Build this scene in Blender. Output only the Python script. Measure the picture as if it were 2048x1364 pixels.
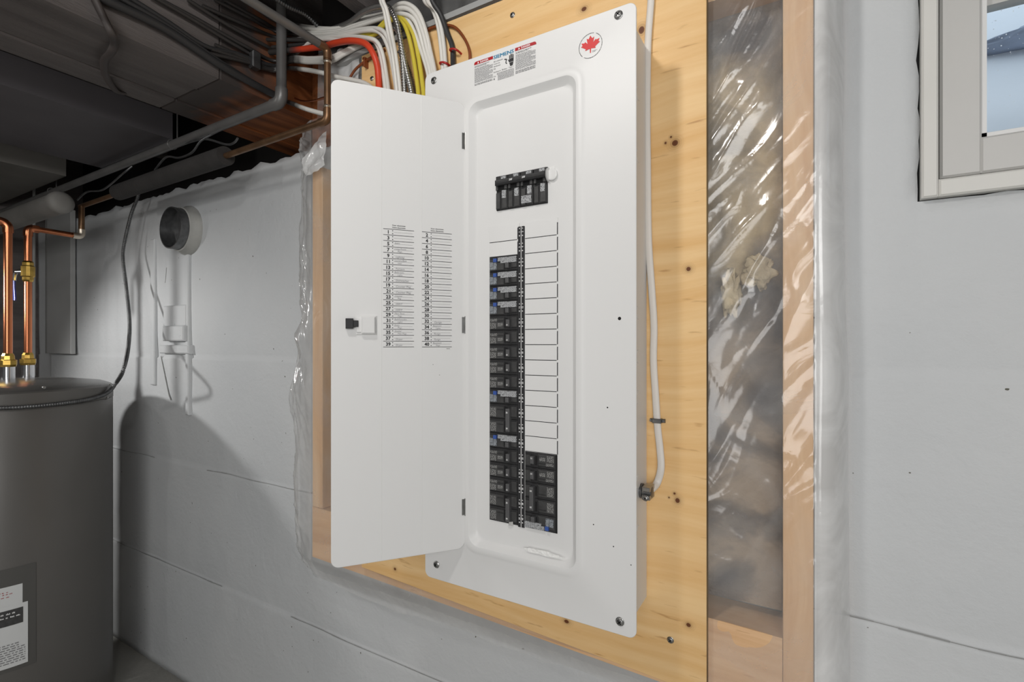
import bpy, bmesh, math, random
from mathutils import Vector, Matrix, noise
random.seed(7)
for o in list(bpy.data.objects): bpy.data.objects.remove(o)
SC = bpy.context.scene
COL = SC.collection
PI = math.pi
H = 1.21                                     # camera height above the floor

# ---------------------------------------------------------------- camera, world, lights, exposure
YAW = math.atan2(.507, .862)
cam = bpy.data.cameras.new('camera'); camo = bpy.data.objects.new('camera', cam); COL.objects.link(camo)
camo.location = (0, 0, H); camo.rotation_euler = (PI/2, 0, YAW)
cam.sensor_width = 36; cam.lens = 36*1000/2048; cam.shift_y = 6/2048; cam.clip_start = .02
SC.camera = camo
w = bpy.data.worlds.new('sky'); SC.world = w; w.use_nodes = True
w.node_tree.nodes['Background'].inputs[0].default_value = (.74, .84, .93, 1)
w.node_tree.nodes['Background'].inputs[1].default_value = 1.35
SC.view_settings.view_transform = 'Standard'; SC.view_settings.look = 'None'
SC.view_settings.exposure = -0.08; SC.view_settings.gamma = 1.0; SC.view_settings.use_curve_mapping = False

def lamp(name, kind, loc, power, color, size, aim=None, size_y=None):
    l = bpy.data.lights.new(name, kind); l.energy = power; l.color = color
    if kind == 'AREA':
        l.size = size
        if size_y: l.shape = 'RECTANGLE'; l.size_y = size_y
    else: l.shadow_soft_size = size
    o = bpy.data.objects.new(name, l); COL.objects.link(o); o.location = loc
    if aim: o.rotation_euler = (Vector(aim)-Vector(loc)).to_track_quat('-Z', 'Y').to_euler()
    return o
lamp('ceiling_bulb', 'POINT', (-.45, .02, H+.80), 14.0, (1, .97, .93), .05)
lamp('left_wall_fill', 'POINT', (-1.645, -.35, H+.63), 4.5, (1, .98, .95), .04)  # added point fill that brightens the far left wall
wl = lamp('heater_side_work_light', 'SPOT', (-2.48, .08, H+.21), 23.0, (1, .985, .965), .035, (-2.05, .949, H-.72))
wl.data.spot_size = math.radians(120); wl.data.spot_blend = .6
lamp('room_fill', 'AREA', (.95, -1.7, H+.85), 58.0, (1, .99, .975), 2.0, (-.5, .95, H-.2), 1.2)  # added area fill for the whole room, not a known fixture
lamp('low_fill', 'AREA', (.3, -1.5, H-.35), 12.0, (1, .985, .97), .9, (-1.0, .9, H+.3), .9)  # added low fill that lifts the dark ceiling undersides

# ---------------------------------------------------------------- geometry helpers
R_ = Vector((.862, .507, 0)).normalized(); F_ = Vector((-.507, .862, 0)).normalized()
ORG = Vector((0, 0, H))
def ray(px, py): return R_*((px-1024)/1000)+F_+Vector((0, 0, (688-py)/1000))
def at(px, py, y):                            # world point on the plane y, as measured in the photograph
    d = ray(px, py); return ORG+d*(y/d.y)
def atx(px, py, x):
    d = ray(px, py); return ORG+d*(x/d.x)
def atv(px, py, v):
    d = ray(px, py); return ORG+d*(v/d.z)
def atplane(px, py, p, n):
    d = ray(px, py); return ORG+d*((Vector(p)-ORG).dot(n)/d.dot(n))

class MB:
    def __init__(s): s.v = []; s.f = []; s.m = []; s.cur = 0
    def face(s, idx): s.f.append(idx); s.m.append(s.cur)
    def quad(s, a, b, c, d):
        n = len(s.v); s.v += [Vector(p) for p in (a, b, c, d)]; s.face((n, n+1, n+2, n+3)); return s
    def poly(s, pts):
        n = len(s.v); s.v += [Vector(p) for p in pts]; s.face(tuple(range(n, n+len(pts)))); return s
    def loops(s, ls, cap0=False, cap1=False, closed=True):
        n0 = len(s.v); k = len(ls[0])
        for l in ls: s.v += [Vector(p) for p in l]
        for i in range(len(ls)-1):
            a = n0+i*k; b = a+k
            for j in range(k if closed else k-1):
                jj = (j+1) % k
                s.face((a+j, a+jj, b+jj, b+j))
        if cap0: s.face(tuple(range(n0+k-1, n0-1, -1)))
        if cap1: s.face(tuple(range(n0+(len(ls)-1)*k, n0+len(ls)*k)))
        return s
    def box(s, a, b, bev=0.0):
        x0, y0, z0 = (min(a[i], b[i]) for i in range(3)); x1, y1, z1 = (max(a[i], b[i]) for i in range(3))
        if bev <= 0:
            n = len(s.v)
            s.v += [Vector(p) for p in ((x0,y0,z0),(x1,y0,z0),(x1,y1,z0),(x0,y1,z0),(x0,y0,z1),(x1,y0,z1),(x1,y1,z1),(x0,y1,z1))]
            for q in ((0,3,2,1),(4,5,6,7),(0,1,5,4),(1,2,6,5),(2,3,7,6),(3,0,4,7)): s.face(tuple(n+i for i in q))
        else:                                  # chamfer all round towards -y (front) edges and the rest
            e = bev
            def ring(y, d): return [(x0+d,y,z0+d),(x1-d,y,z0+d),(x1-d,y,z1-d),(x0+d,y,z1-d)]
            s.loops([ring(y0, e), ring(y0+e, 0), ring(y1-e, 0), ring(y1, e)], True, True)
            # orientation is repaired at build
        return s
    def tube(s, pts, r, k=10, caps=True, flat=None, ff=.5, rad=None):
        pts = [Vector(p) for p in pts]; n = len(pts)
        t0 = (pts[1]-pts[0]).normalized()
        up = Vector((0, 0, 1)) if abs(t0.z) < .9 else Vector((0, 1, 0))
        a = (up-t0*up.dot(t0)).normalized(); ls = []
        fl = Vector(flat).normalized() if flat else None
        for i in range(n):
            t = (pts[min(i+1, n-1)]-pts[max(i-1, 0)])
            t = t.normalized() if t.length > 1e-9 else t0
            a = (a-t*a.dot(t)); a = a.normalized() if a.length > 1e-6 else up
            b = t.cross(a); rr = rad[i] if rad else r; ring = []
            for j in range(k):
                an = 2*PI*j/k; o = a*math.cos(an)*rr+b*math.sin(an)*rr
                if fl: o = o-fl*o.dot(fl)*(1-ff)
                ring.append(pts[i]+o)
            ls.append(ring)
        return s.loops(ls, caps, caps)
    def lathe(s, prof, c, axis, k=24, cap0=True, cap1=True):    # prof: (distance along axis, radius)
        ax = Vector(axis).normalized(); up = Vector((0, 0, 1)) if abs(ax.z) < .9 else Vector((1, 0, 0))
        a = ax.cross(up).normalized(); b = ax.cross(a); c = Vector(c)
        return s.loops([[c+ax*h+(a*math.cos(2*PI*j/k)+b*math.sin(2*PI*j/k))*r for j in range(k)] for h, r in prof], cap0, cap1)
    def grid(s, fn, nu, nv):
        n0 = len(s.v)
        for j in range(nv+1):
            for i in range(nu+1): s.v.append(Vector(fn(i/nu, j/nv)))
        for j in range(nv):
            for i in range(nu):
                a = n0+j*(nu+1)+i; s.face((a, a+1, a+nu+2, a+nu+1))
        return s
    def add(s, o, mtx=None):
        n = len(s.v); s.v += [mtx @ p if mtx else p.copy() for p in o.v]
        for f, m in zip(o.f, o.m): s.f.append(tuple(i+n for i in f)); s.m.append(m)
        return s

ROOT = {}
def build(name, mb, mats, parent=None, smooth=False, fix=True, loc=None, angle=35):
    me = bpy.data.meshes.new(name)
    off = Vector((0, 0, 0))
    if parent is not None: off = ROOT.get(parent.name, Vector((0, 0, 0)))
    own = Vector(loc) if loc is not None else Vector((0, 0, 0))
    me.from_pydata([tuple(p-(off if loc is None else Vector((0,0,0)))) for p in mb.v], [], mb.f)
    if not isinstance(mats, (list, tuple)): mats = [mats]
    for m in mats: me.materials.append(m)
    if any(mb.m): me.polygons.foreach_set('material_index', mb.m)
    if fix:
        bm = bmesh.new(); bm.from_mesh(me); bmesh.ops.recalc_face_normals(bm, faces=bm.faces); bm.to_mesh(me); bm.free()
    if smooth:
        me.polygons.foreach_set('use_smooth', [True]*len(me.polygons))
        if angle: me.set_sharp_from_angle(angle=math.radians(angle))
    me.update()
    o = bpy.data.objects.new(name, me); COL.objects.link(o)
    o.location = own
    if parent is not None:
        o.parent = parent; ROOT[o.name] = off+own
    else: ROOT[o.name] = own
    return o
def thing(name, loc, label=None, cat=None, group=None, kind=None):
    o = bpy.data.objects.new(name, None); COL.objects.link(o); o.location = loc; o.empty_display_size = .05
    ROOT[o.name] = Vector(loc); tag(o, label, cat, group, kind); return o
def tag(o, label=None, cat=None, group=None, kind=None):
    for k, v in (('label', label), ('category', cat), ('group', group), ('kind', kind)):
        if v: o[k] = v
    return o
def struct(name, mb, m, parent=None, **kw):
    o = build(name, mb, m, parent, **kw)
    if parent is None: o['kind'] = 'structure'
    return o
def dup(o, parent=None):
    c = o.copy(); COL.objects.link(c)
    if parent is not None: c.parent = parent
    ROOT[c.name] = ROOT.get(o.name, Vector((0,0,0)))
    for ch in [x for x in bpy.data.objects if x.parent == o]: dup(ch, c)
    return c
def spline(pts, n=8):
    P = [Vector(p) for p in pts]; out = []
    for i in range(len(P)-1):
        p0 = P[max(i-1, 0)]; p1 = P[i]; p2 = P[i+1]; p3 = P[min(i+2, len(P)-1)]
        for j in range(n):
            t = j/n
            out.append(.5*((2*p1)+(p2-p0)*t+(2*p0-5*p1+4*p2-p3)*t*t+(3*p1-p0-3*p2+p3)*t*t*t))
    out.append(P[-1]); return out
def rrect(x0, x1, z0, z1, y, r, k=7):
    out = []
    for cx, cz, a0 in ((x1-r, z0+r, -PI/2), (x1-r, z1-r, 0), (x0+r, z1-r, PI/2), (x0+r, z0+r, PI)):
        for i in range(k+1):
            a = a0+PI/2*i/k; out.append((cx+r*math.cos(a), y, cz+r*math.sin(a)))
    return out
_tc = {}
def glyphs(txt, bold=0.0):
    key = (txt, bold)
    if key in _tc: return _tc[key]
    cu = bpy.data.curves.new('print', 'FONT'); cu.body = txt; cu.size = 1; cu.offset = bold; cu.resolution_u = 2
    o = bpy.data.objects.new('print', cu); COL.objects.link(o); bpy.context.view_layer.update()
    dg = bpy.context.evaluated_depsgraph_get(); me = bpy.data.meshes.new_from_object(o.evaluated_get(dg))
    v = [p.co.copy() for p in me.vertices]; f = [tuple(p.vertices) for p in me.polygons]
    bpy.data.objects.remove(o); bpy.data.curves.remove(cu); bpy.data.meshes.remove(me)
    _tc[key] = (v, f); return v, f
def write(mb, txt, org, xd, yd, size, bold=0.0, width=None, center=False, shear=0.0):
    v, f = glyphs(txt, bold)
    if not v: return
    x0 = min(p.x for p in v); x1 = max(p.x for p in v); s = size/.73
    sx = s if width is None else width/(x1-x0)
    xo = (x0+x1)/2 if center else x0
    n = len(mb.v)
    for p in v: mb.v.append(Vector(org)+Vector(xd)*((p.x-xo)*sx+shear*p.y*s)+Vector(yd)*(p.y*s))
    for q in f: mb.face(tuple(i+n for i in q))
def dashes(mb, org, xd, yd, w, h, gap=.35):
    h = h*.72    # one line of print too small to read: word-long strokes
    x = 0; org = Vector(org); xd = Vector(xd); yd = Vector(yd)
    while x < w:
        l = min(random.uniform(2, 6.5)*h, w-x)
        mb.quad(org+xd*x, org+xd*(x+l), org+xd*(x+l)+yd*h, org+xd*x+yd*h)
        x += l+h*random.uniform(.6, 1.1)

# ---------------------------------------------------------------- materials
def lin(c):
    return tuple(((v/255)/12.92 if v/255 <= .04045 else ((v/255+.055)/1.055)**2.4) for v in c)+(1,)
def mat(name, rgb, rough=.6, metal=0.0, spec=.5, var=0.0, vscale=8.0, bump=0.0, bscale=60.0, rgb2=None, stretch=(1,1,1), coords='Object', detail=5, dist=.01):
    m = bpy.data.materials.new(name); m.use_nodes = True; nt = m.node_tree; b = nt.nodes['Principled BSDF']
    b.inputs['Base Color'].default_value = lin(rgb); b.inputs['Roughness'].default_value = rough
    b.inputs['Metallic'].default_value = metal; b.inputs['Specular IOR Level'].default_value = spec
    if var or rgb2 or bump:
        tc = nt.nodes.new('ShaderNodeTexCoord'); mp = nt.nodes.new('ShaderNodeMapping'); mp.inputs['Scale'].default_value = stretch
        nt.links.new(tc.outputs[coords], mp.inputs[0])
    if var or rgb2:
        n = nt.nodes.new('ShaderNodeTexNoise'); n.inputs['Scale'].default_value = vscale; n.inputs['Detail'].default_value = detail
        nt.links.new(mp.outputs[0], n.inputs['Vector'])
        cr = nt.nodes.new('ShaderNodeValToRGB'); c = lin(rgb)
        c2 = lin(rgb2) if rgb2 else tuple(min(1, x*(1-var)) for x in c[:3])+(1,)
        cr.color_ramp.elements[0].position = .35; cr.color_ramp.elements[1].position = .65
        cr.color_ramp.elements[0].color = c2; cr.color_ramp.elements[1].color = c
        nt.links.new(n.outputs['Fac'], cr.inputs[0]); nt.links.new(cr.outputs[0], b.inputs['Base Color'])
    if bump:
        n2 = nt.nodes.new('ShaderNodeTexNoise'); n2.inputs['Scale'].default_value = bscale; n2.inputs['Detail'].default_value = 6
        nt.links.new(mp.outputs[0], n2.inputs['Vector'])
        bp = nt.nodes.new('ShaderNodeBump'); bp.inputs['Strength'].default_value = bump; bp.inputs['Distance'].default_value = dist
        nt.links.new(n2.outputs['Fac'], bp.inputs['Height']); nt.links.new(bp.outputs[0], b.inputs['Normal'])
    return m
def schlick(nt, f0, k):                        # reflectance that is the same from both sides of a film
    lw = nt.nodes.new('ShaderNodeLayerWeight'); lw.inputs[0].default_value = .5
    p = nt.nodes.new('ShaderNodeMath'); p.operation = 'POWER'; p.inputs[1].default_value = 4.5; nt.links.new(lw.outputs['Facing'], p.inputs[0])
    a = nt.nodes.new('ShaderNodeMath'); a.operation = 'MULTIPLY_ADD'; a.inputs[1].default_value = k; a.inputs[2].default_value = f0; nt.links.new(p.outputs[0], a.inputs[0])
    return a.outputs[0]
def nodes_of(m): return m.node_tree, m.node_tree.nodes, m.node_tree.links, m.node_tree.nodes['Principled BSDF']

def wood(name, light, dark, axis='X', knots=(), rough=.55, scale=1.0, contrast=1.0):
    m = bpy.data.materials.new(name); m.use_nodes = True; nt, N, L, b = nodes_of(m)
    b.inputs['Roughness'].default_value = rough; b.inputs['Specular IOR Level'].default_value = .3
    tc = N.new('ShaderNodeTexCoord')
    wn = N.new('ShaderNodeTexNoise'); wn.inputs['Scale'].default_value = 2.2*scale; wn.inputs['Detail'].default_value = 2
    L.new(tc.outputs['Object'], wn.inputs['Vector'])
    ms = N.new('ShaderNodeVectorMath'); ms.operation = 'MULTIPLY_ADD'; ms.inputs[1].default_value = (.10,.10,.10)
    L.new(wn.outputs['Color'], ms.inputs[0]); L.new(tc.outputs['Object'], ms.inputs[2])
    mp = N.new('ShaderNodeMapping')
    mp.inputs['Scale'].default_value = {'X': (1.2*scale, 8*scale, 22*scale), 'Z': (22*scale, 8*scale, 1.0*scale), 'Y': (20*scale, 1.0*scale, 20*scale)}[axis]
    L.new(ms.outputs[0], mp.inputs[0])
    n1 = N.new('ShaderNodeTexNoise'); n1.inputs['Scale'].default_value = 1.6; n1.inputs['Detail'].default_value = 7; n1.inputs['Roughness'].default_value = .62
    L.new(mp.outputs[0], n1.inputs['Vector'])
    cr = N.new('ShaderNodeValToRGB'); e = cr.color_ramp.elements
    e[0].position = .5-.2/contrast; e[1].position = .5+.14/contrast; e[0].color = lin(dark); e[1].color = lin(light)
    L.new(n1.outputs['Fac'], cr.inputs[0]); col = cr.outputs[0]
    for (kx, kz, r, ry) in knots:
        sub = N.new('ShaderNodeVectorMath'); sub.operation = 'SUBTRACT'; sub.inputs[1].default_value = (kx, 0, kz)
        L.new(tc.outputs['Object'], sub.inputs[0])
        mu = N.new('ShaderNodeVectorMath'); mu.operation = 'MULTIPLY'; mu.inputs[1].default_value = (1/r, 0, 1/(r*ry))
        L.new(sub.outputs[0], mu.inputs[0])
        ln = N.new('ShaderNodeVectorMath'); ln.operation = 'LENGTH'; L.new(mu.outputs[0], ln.inputs[0])
        ad = N.new('ShaderNodeMath'); ad.operation = 'MULTIPLY_ADD'; ad.inputs[1].default_value = .5; L.new(wn.outputs['Fac'], ad.inputs[0]); L.new(ln.outputs['Value'], ad.inputs[2])
        k = N.new('ShaderNodeValToRGB'); ke = k.color_ramp.elements; k.color_ramp.interpolation = 'LINEAR'
        mr = N.new('ShaderNodeMath'); mr.operation = 'MULTIPLY'; mr.inputs[1].default_value = .25; L.new(ad.outputs[0], mr.inputs[0]); L.new(mr.outputs[0], k.inputs[0])
        ke[0].position = .0; ke[0].color = (1,1,1,1); ke[1].position = .95; ke[1].color = (0,0,0,1)
        for p, c in ((.26, .95), (.31, .30), (.40, .34), (.48, .10), (.56, .16), (.64, .04), (.7, .09), (.8, .01)):
            x = ke.new(p); x.color = (c, c, c, 1)
        mx = N.new('ShaderNodeMix'); mx.data_type = 'RGBA'; L.new(k.outputs[0], mx.inputs[0]); L.new(col, mx.inputs[6]); mx.inputs[7].default_value = lin((96, 50, 24))
        col = mx.outputs[2]
    if axis == 'X':
        fmap = N.new('ShaderNodeMapping'); fmap.inputs['Scale'].default_value = (16, 1, 110); L.new(tc.outputs['Object'], fmap.inputs[0])
        fn_ = N.new('ShaderNodeTexNoise'); fn_.inputs['Scale'].default_value = 1; fn_.inputs['Detail'].default_value = 2; L.new(fmap.outputs[0], fn_.inputs['Vector'])
        fr_ = N.new('ShaderNodeMapRange'); fr_.inputs[1].default_value = .66; fr_.inputs[2].default_value = .76; fr_.inputs[4].default_value = .55; L.new(fn_.outputs['Fac'], fr_.inputs[0])
        fx_ = N.new('ShaderNodeMix'); fx_.data_type = 'RGBA'; L.new(fr_.outputs[0], fx_.inputs[0]); L.new(col, fx_.inputs[6]); fx_.inputs[7].default_value = lin((160, 104, 52)); col = fx_.outputs[2]
    L.new(col, b.inputs['Base Color'])
    bp = N.new('ShaderNodeBump'); bp.inputs['Strength'].default_value = .25; bp.inputs['Distance'].default_value = .001
    L.new(n1.outputs['Fac'], bp.inputs['Height']); L.new(bp.outputs[0], b.inputs['Normal'])
    return m

M = {}
M['white'] = mat('white_enamel', (222, 222, 221), .40, spec=.38, bump=.02, bscale=300, dist=.001)
M['print'] = mat('black_print', (38, 38, 40), .6)
M['print_soft'] = mat('small_print', (92, 92, 94), .6)
M['print_grey'] = mat('grey_print', (122, 122, 124), .6)
M['pencil'] = mat('pencil_handwriting', (134, 134, 137), .6)
M['danger'] = mat('red_print', (168, 10, 22), .5)
M['teal'] = mat('teal_print', (28, 122, 160), .5)
M['leafred'] = mat('leaf_red', (204, 10, 14), .5)
M['white_print'] = mat('white_print', (240, 240, 240), .6)
M['black'] = mat('breaker_black', (50, 50, 51), .42, var=.25, vscale=90)
M['black2'] = mat('breaker_face_black', (68, 68, 68), .5, var=.3, vscale=120)
M['hole'] = mat('deep_black', (14, 14, 15), .8)
M['toggle'] = mat('toggle_grey', (84, 84, 85), .45)
M['steel'] = mat('zinc_steel', (170, 170, 168), .33, .9, var=.3, vscale=60)
M['steel_dark'] = mat('dull_steel', (120, 121, 122), .4, .8, var=.35, vscale=40)
M['chrome'] = mat('chrome', (225, 225, 228), .15, 1)
M['brass'] = mat('brass', (205, 170, 90), .28, 1, var=.3, vscale=40)
M['copper'] = mat('bright_copper', (222, 140, 100), .24, 1, var=.35, vscale=14, stretch=(1,1,.3))
M['copper_old'] = mat('aged_copper', (142, 110, 82), .4, .75, var=.35, vscale=20)
M['solder'] = mat('solder', (205, 195, 180), .35, .9)
M['iron'] = mat('dark_grey_pipe', (116, 115, 114), .38, .25, var=.2, vscale=12)
M['foam'] = mat('pipe_foam', (56, 54, 53), .85, var=.2, vscale=20, bump=.2, bscale=80)
M['heater'] = mat('heater_grey_paint', (100, 98, 95), .36, .15, spec=.5, var=.06, vscale=4)
M['heater_lid'] = mat('heater_lid_grey', (96, 95, 93), .25, .25)
M['blue'] = mat('blue_vinyl', (22, 44, 140), .4)
M['afci_blue'] = mat('blue_button', (58, 88, 160), .4)
M['paper'] = mat('paper', (212, 214, 214), .7)
M['red'] = mat('red_plastic', (176, 30, 30), .45)
M['duct'] = mat('grey_duct', (128, 126, 122), .6, var=.2, vscale=8)
M['gray_paint_shadow'] = mat('grey_paint_and_wall_shadow', (172, 173, 172), .6, var=.08, vscale=6)  # grey paint, and the tone of the shadow board on the left wall

def sticker(name, base, ink, sx, sz, cut):
    m = bpy.data.materials.new(name); m.use_nodes = True; nt, N, L, b = nodes_of(m); b.inputs['Roughness'].default_value = .55
    tc = N.new('ShaderNodeTexCoord'); mp = N.new('ShaderNodeMapping'); mp.inputs['Scale'].default_value = (sx, 1, sz); L.new(tc.outputs['Object'], mp.inputs[0])
    n = N.new('ShaderNodeTexNoise'); n.inputs['Scale'].default_value = 1; n.inputs['Detail'].default_value = 1; L.new(mp.outputs[0], n.inputs['Vector'])
    g = N.new('ShaderNodeMath'); g.operation = 'GREATER_THAN'; g.inputs[1].default_value = cut; L.new(n.outputs['Fac'], g.inputs[0])
    mx = N.new('ShaderNodeMix'); mx.data_type = 'RGBA'; mx.inputs[6].default_value = lin(base); mx.inputs[7].default_value = lin(ink)
    L.new(g.outputs[0], mx.inputs[0]); L.new(mx.outputs[2], b.inputs['Base Color']); return m
M['stick_lt'] = sticker('pale_breaker_sticker', (170, 172, 174), (92, 92, 94), 900, 460, .55)
M['stick_gr'] = sticker('grey_breaker_sticker', (140, 145, 150), (90, 94, 98), 260, 700, .53)
M['stick_dk'] = sticker('white_ink_on_black', (62, 62, 62), (160, 160, 158), 850, 900, .54)

# painted concrete
def concrete(name, rgb, rgb2, bump=.5, fine=70, specks=.0, board=False):
    m = bpy.data.materials.new(name); m.use_nodes = True; nt, N, L, b = nodes_of(m); b.inputs['Roughness'].default_value = .62; b.inputs['Specular IOR Level'].default_value = .25
    tc = N.new('ShaderNodeTexCoord')
    n = N.new('ShaderNodeTexNoise'); n.inputs['Scale'].default_value = 2.6; n.inputs['Detail'].default_value = 6; L.new(tc.outputs['Object'], n.inputs['Vector'])
    cr = N.new('ShaderNodeValToRGB'); cr.color_ramp.elements[0].position = .3; cr.color_ramp.elements[1].position = .7
    cr.color_ramp.elements[0].color = lin(rgb2); cr.color_ramp.elements[1].color = lin(rgb); L.new(n.outputs['Fac'], cr.inputs[0]); col = cr.outputs[0]
    if specks:
        v = N.new('ShaderNodeTexNoise'); v.inputs['Scale'].default_value = 85; v.inputs['Detail'].default_value = 1.0; L.new(tc.outputs['Object'], v.inputs['Vector'])
        g = N.new('ShaderNodeValToRGB'); g.color_ramp.elements[0].position = specks; g.color_ramp.elements[1].position = specks+.02
        L.new(v.outputs['Fac'], g.inputs[0])
        mx = N.new('ShaderNodeMix'); mx.data_type = 'RGBA'; L.new(g.outputs[0], mx.inputs[0]); L.new(col, mx.inputs[6]); mx.inputs[7].default_value = lin((96, 94, 84)); col = mx.outputs[2]
    L.new(col, b.inputs['Base Color'])
    n2 = N.new('ShaderNodeTexNoise'); n2.inputs['Scale'].default_value = fine; n2.inputs['Detail'].default_value = 8; n2.inputs['Roughness'].default_value = .6; L.new(tc.outputs['Object'], n2.inputs['Vector'])
    n3 = N.new('ShaderNodeTexNoise'); n3.inputs['Scale'].default_value = 14; n3.inputs['Detail'].default_value = 5; n3.inputs['Distortion'].default_value = 1.2; L.new(tc.outputs['Object'], n3.inputs['Vector'])
    add = N.new('ShaderNodeMath'); add.operation = 'MULTIPLY_ADD'; add.inputs[1].default_value = 1.4; L.new(n3.outputs['Fac'], add.inputs[0]); L.new(n2.outputs['Fac'], add.inputs[2])
    bp = N.new('ShaderNodeBump'); bp.inputs['Strength'].default_value = bump; bp.inputs['Distance'].default_value = .006
    L.new(add.outputs[0], bp.inputs['Height']); L.new(bp.outputs[0], b.inputs['Normal']); return m
M['wall'] = concrete('grey_painted_concrete', (205, 207, 208), (197, 200, 202), .24, 60, .80)
M['floor'] = concrete('grey_floor_concrete', (168, 167, 162), (140, 139, 134), .4, 50)
M['dark'] = mat('dark_painted_timber', (110, 104, 102), .72, var=.35, vscale=3, bump=.3, bscale=40, stretch=(8, 1, 8))
M['dark2'] = mat('dark_grey_bulkhead', (92, 89, 92), .7, var=.12, vscale=6)
M['dark3'] = mat('grey_brown_bulkhead', (120, 117, 112), .7, var=.15, vscale=6)
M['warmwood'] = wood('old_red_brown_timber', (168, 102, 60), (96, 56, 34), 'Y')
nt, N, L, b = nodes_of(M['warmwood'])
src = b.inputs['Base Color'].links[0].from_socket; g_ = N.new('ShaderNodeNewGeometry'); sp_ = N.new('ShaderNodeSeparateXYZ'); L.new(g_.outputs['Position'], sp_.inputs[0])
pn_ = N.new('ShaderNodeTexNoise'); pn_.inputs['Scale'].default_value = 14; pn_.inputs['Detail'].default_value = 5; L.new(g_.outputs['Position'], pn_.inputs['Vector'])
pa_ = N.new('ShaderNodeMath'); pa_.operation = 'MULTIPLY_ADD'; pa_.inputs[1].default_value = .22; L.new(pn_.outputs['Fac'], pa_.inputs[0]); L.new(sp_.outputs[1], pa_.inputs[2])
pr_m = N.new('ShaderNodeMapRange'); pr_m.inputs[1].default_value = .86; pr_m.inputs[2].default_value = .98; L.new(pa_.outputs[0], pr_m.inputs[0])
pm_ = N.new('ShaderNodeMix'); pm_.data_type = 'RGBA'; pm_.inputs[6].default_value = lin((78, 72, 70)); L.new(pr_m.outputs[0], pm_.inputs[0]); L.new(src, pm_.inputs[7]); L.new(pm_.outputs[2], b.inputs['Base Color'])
M['near_black'] = mat('black_void_timber', (32, 29, 28), .85, var=.3, vscale=5)  # near-black timber colour of the rim boards
M['trim'] = mat('grey_white_trim_paint', (214, 213, 208), .5, var=.04, vscale=9, bump=.12, bscale=45, dist=.004)
M['sash'] = mat('sash_paint', (196, 195, 192), .45, var=.04, vscale=5, bump=.04, bscale=40)

PLY = .842
KN = []
for kx, ky, r, ry in ((1350, 286, .0115, 1.0), (1342, 274, .004, 1.0), (1331, 286, .004, 1.2), (1377, 538, .009, 1.0), (1355, 1001, .0085, 1.1), (1349, 987, .0042, 1), (1338, 995, .003, 1), (1377, 1250, .009, .9), (1168, 18, .013, .8), (1283, 60, .012, 1.3), (790, 1138, .008, .9), (1133, 1243, .011, .7)):
    p = at(kx, ky, PLY); KN.append((p.x, p.z, r*.45, ry))
M['ply'] = wood('fir_plywood', (238, 202, 148), (222, 176, 114), 'X', KN, .5, 1.0, .9)
M['ply_edge'] = mat('plywood_edge_plies', (150, 128, 92), .8, rgb2=(84, 66, 44), stretch=(400, 1, 3), vscale=2)
M['stud'] = wood('spruce_stud', (238, 204, 164), (214, 168, 122), 'Z', (), .6, 1.0, .8)
M['plate'] = wood('spruce_plate', (238, 200, 158), (208, 160, 112), 'X', (), .6, 1.0, .8)

# fibreglass insulation
m = bpy.data.materials.new('fibreglass'); m.use_nodes = True; nt, N, L, b = nodes_of(m); b.inputs['Roughness'].default_value = 1; b.inputs['Specular IOR Level'].default_value = 0
tc = N.new('ShaderNodeTexCoord'); n = N.new('ShaderNodeTexNoise'); n.inputs['Scale'].default_value = 9; n.inputs['Detail'].default_value = 8; n.inputs['Distortion'].default_value = .8
L.new(tc.outputs['Object'], n.inputs['Vector']); cr = N.new('ShaderNodeValToRGB'); e = cr.color_ramp.elements
e[0].position = .36; e[0].color = lin((98, 96, 98)); e[1].position = .62; e[1].color = lin((172, 156, 138)); x = e.new(.52); x.color = lin((136, 126, 116))
L.new(n.outputs['Fac'], cr.inputs[0])
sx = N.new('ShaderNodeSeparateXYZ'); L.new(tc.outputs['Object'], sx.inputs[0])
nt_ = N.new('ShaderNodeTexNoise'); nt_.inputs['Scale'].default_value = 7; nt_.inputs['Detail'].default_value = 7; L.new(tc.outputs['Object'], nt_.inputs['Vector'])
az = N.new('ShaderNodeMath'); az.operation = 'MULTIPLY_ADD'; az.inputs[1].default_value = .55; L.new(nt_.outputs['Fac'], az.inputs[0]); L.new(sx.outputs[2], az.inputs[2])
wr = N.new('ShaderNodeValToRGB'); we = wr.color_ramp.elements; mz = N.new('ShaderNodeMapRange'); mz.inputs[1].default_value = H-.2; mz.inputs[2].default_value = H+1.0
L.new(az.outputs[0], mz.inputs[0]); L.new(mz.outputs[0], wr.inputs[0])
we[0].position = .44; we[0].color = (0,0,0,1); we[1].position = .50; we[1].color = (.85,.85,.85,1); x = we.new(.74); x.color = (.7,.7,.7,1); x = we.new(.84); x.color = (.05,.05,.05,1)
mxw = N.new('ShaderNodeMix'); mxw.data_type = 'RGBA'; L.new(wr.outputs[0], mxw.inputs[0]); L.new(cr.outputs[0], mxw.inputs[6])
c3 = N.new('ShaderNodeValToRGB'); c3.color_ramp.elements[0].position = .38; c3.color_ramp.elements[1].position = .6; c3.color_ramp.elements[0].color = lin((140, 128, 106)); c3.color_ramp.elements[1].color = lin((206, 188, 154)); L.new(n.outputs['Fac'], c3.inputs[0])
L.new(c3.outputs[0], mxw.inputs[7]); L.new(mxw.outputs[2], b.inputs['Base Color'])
n2 = N.new('ShaderNodeTexNoise'); n2.inputs['Scale'].default_value = 90; n2.inputs['Detail'].default_value = 6; L.new(tc.outputs['Object'], n2.inputs['Vector'])
bp = N.new('ShaderNodeBump'); bp.inputs['Strength'].default_value = .6; bp.inputs['Distance'].default_value = .006; L.new(n2.outputs['Fac'], bp.inputs['Height']); L.new(bp.outputs[0], b.inputs['Normal'])
M['insul'] = m
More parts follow.
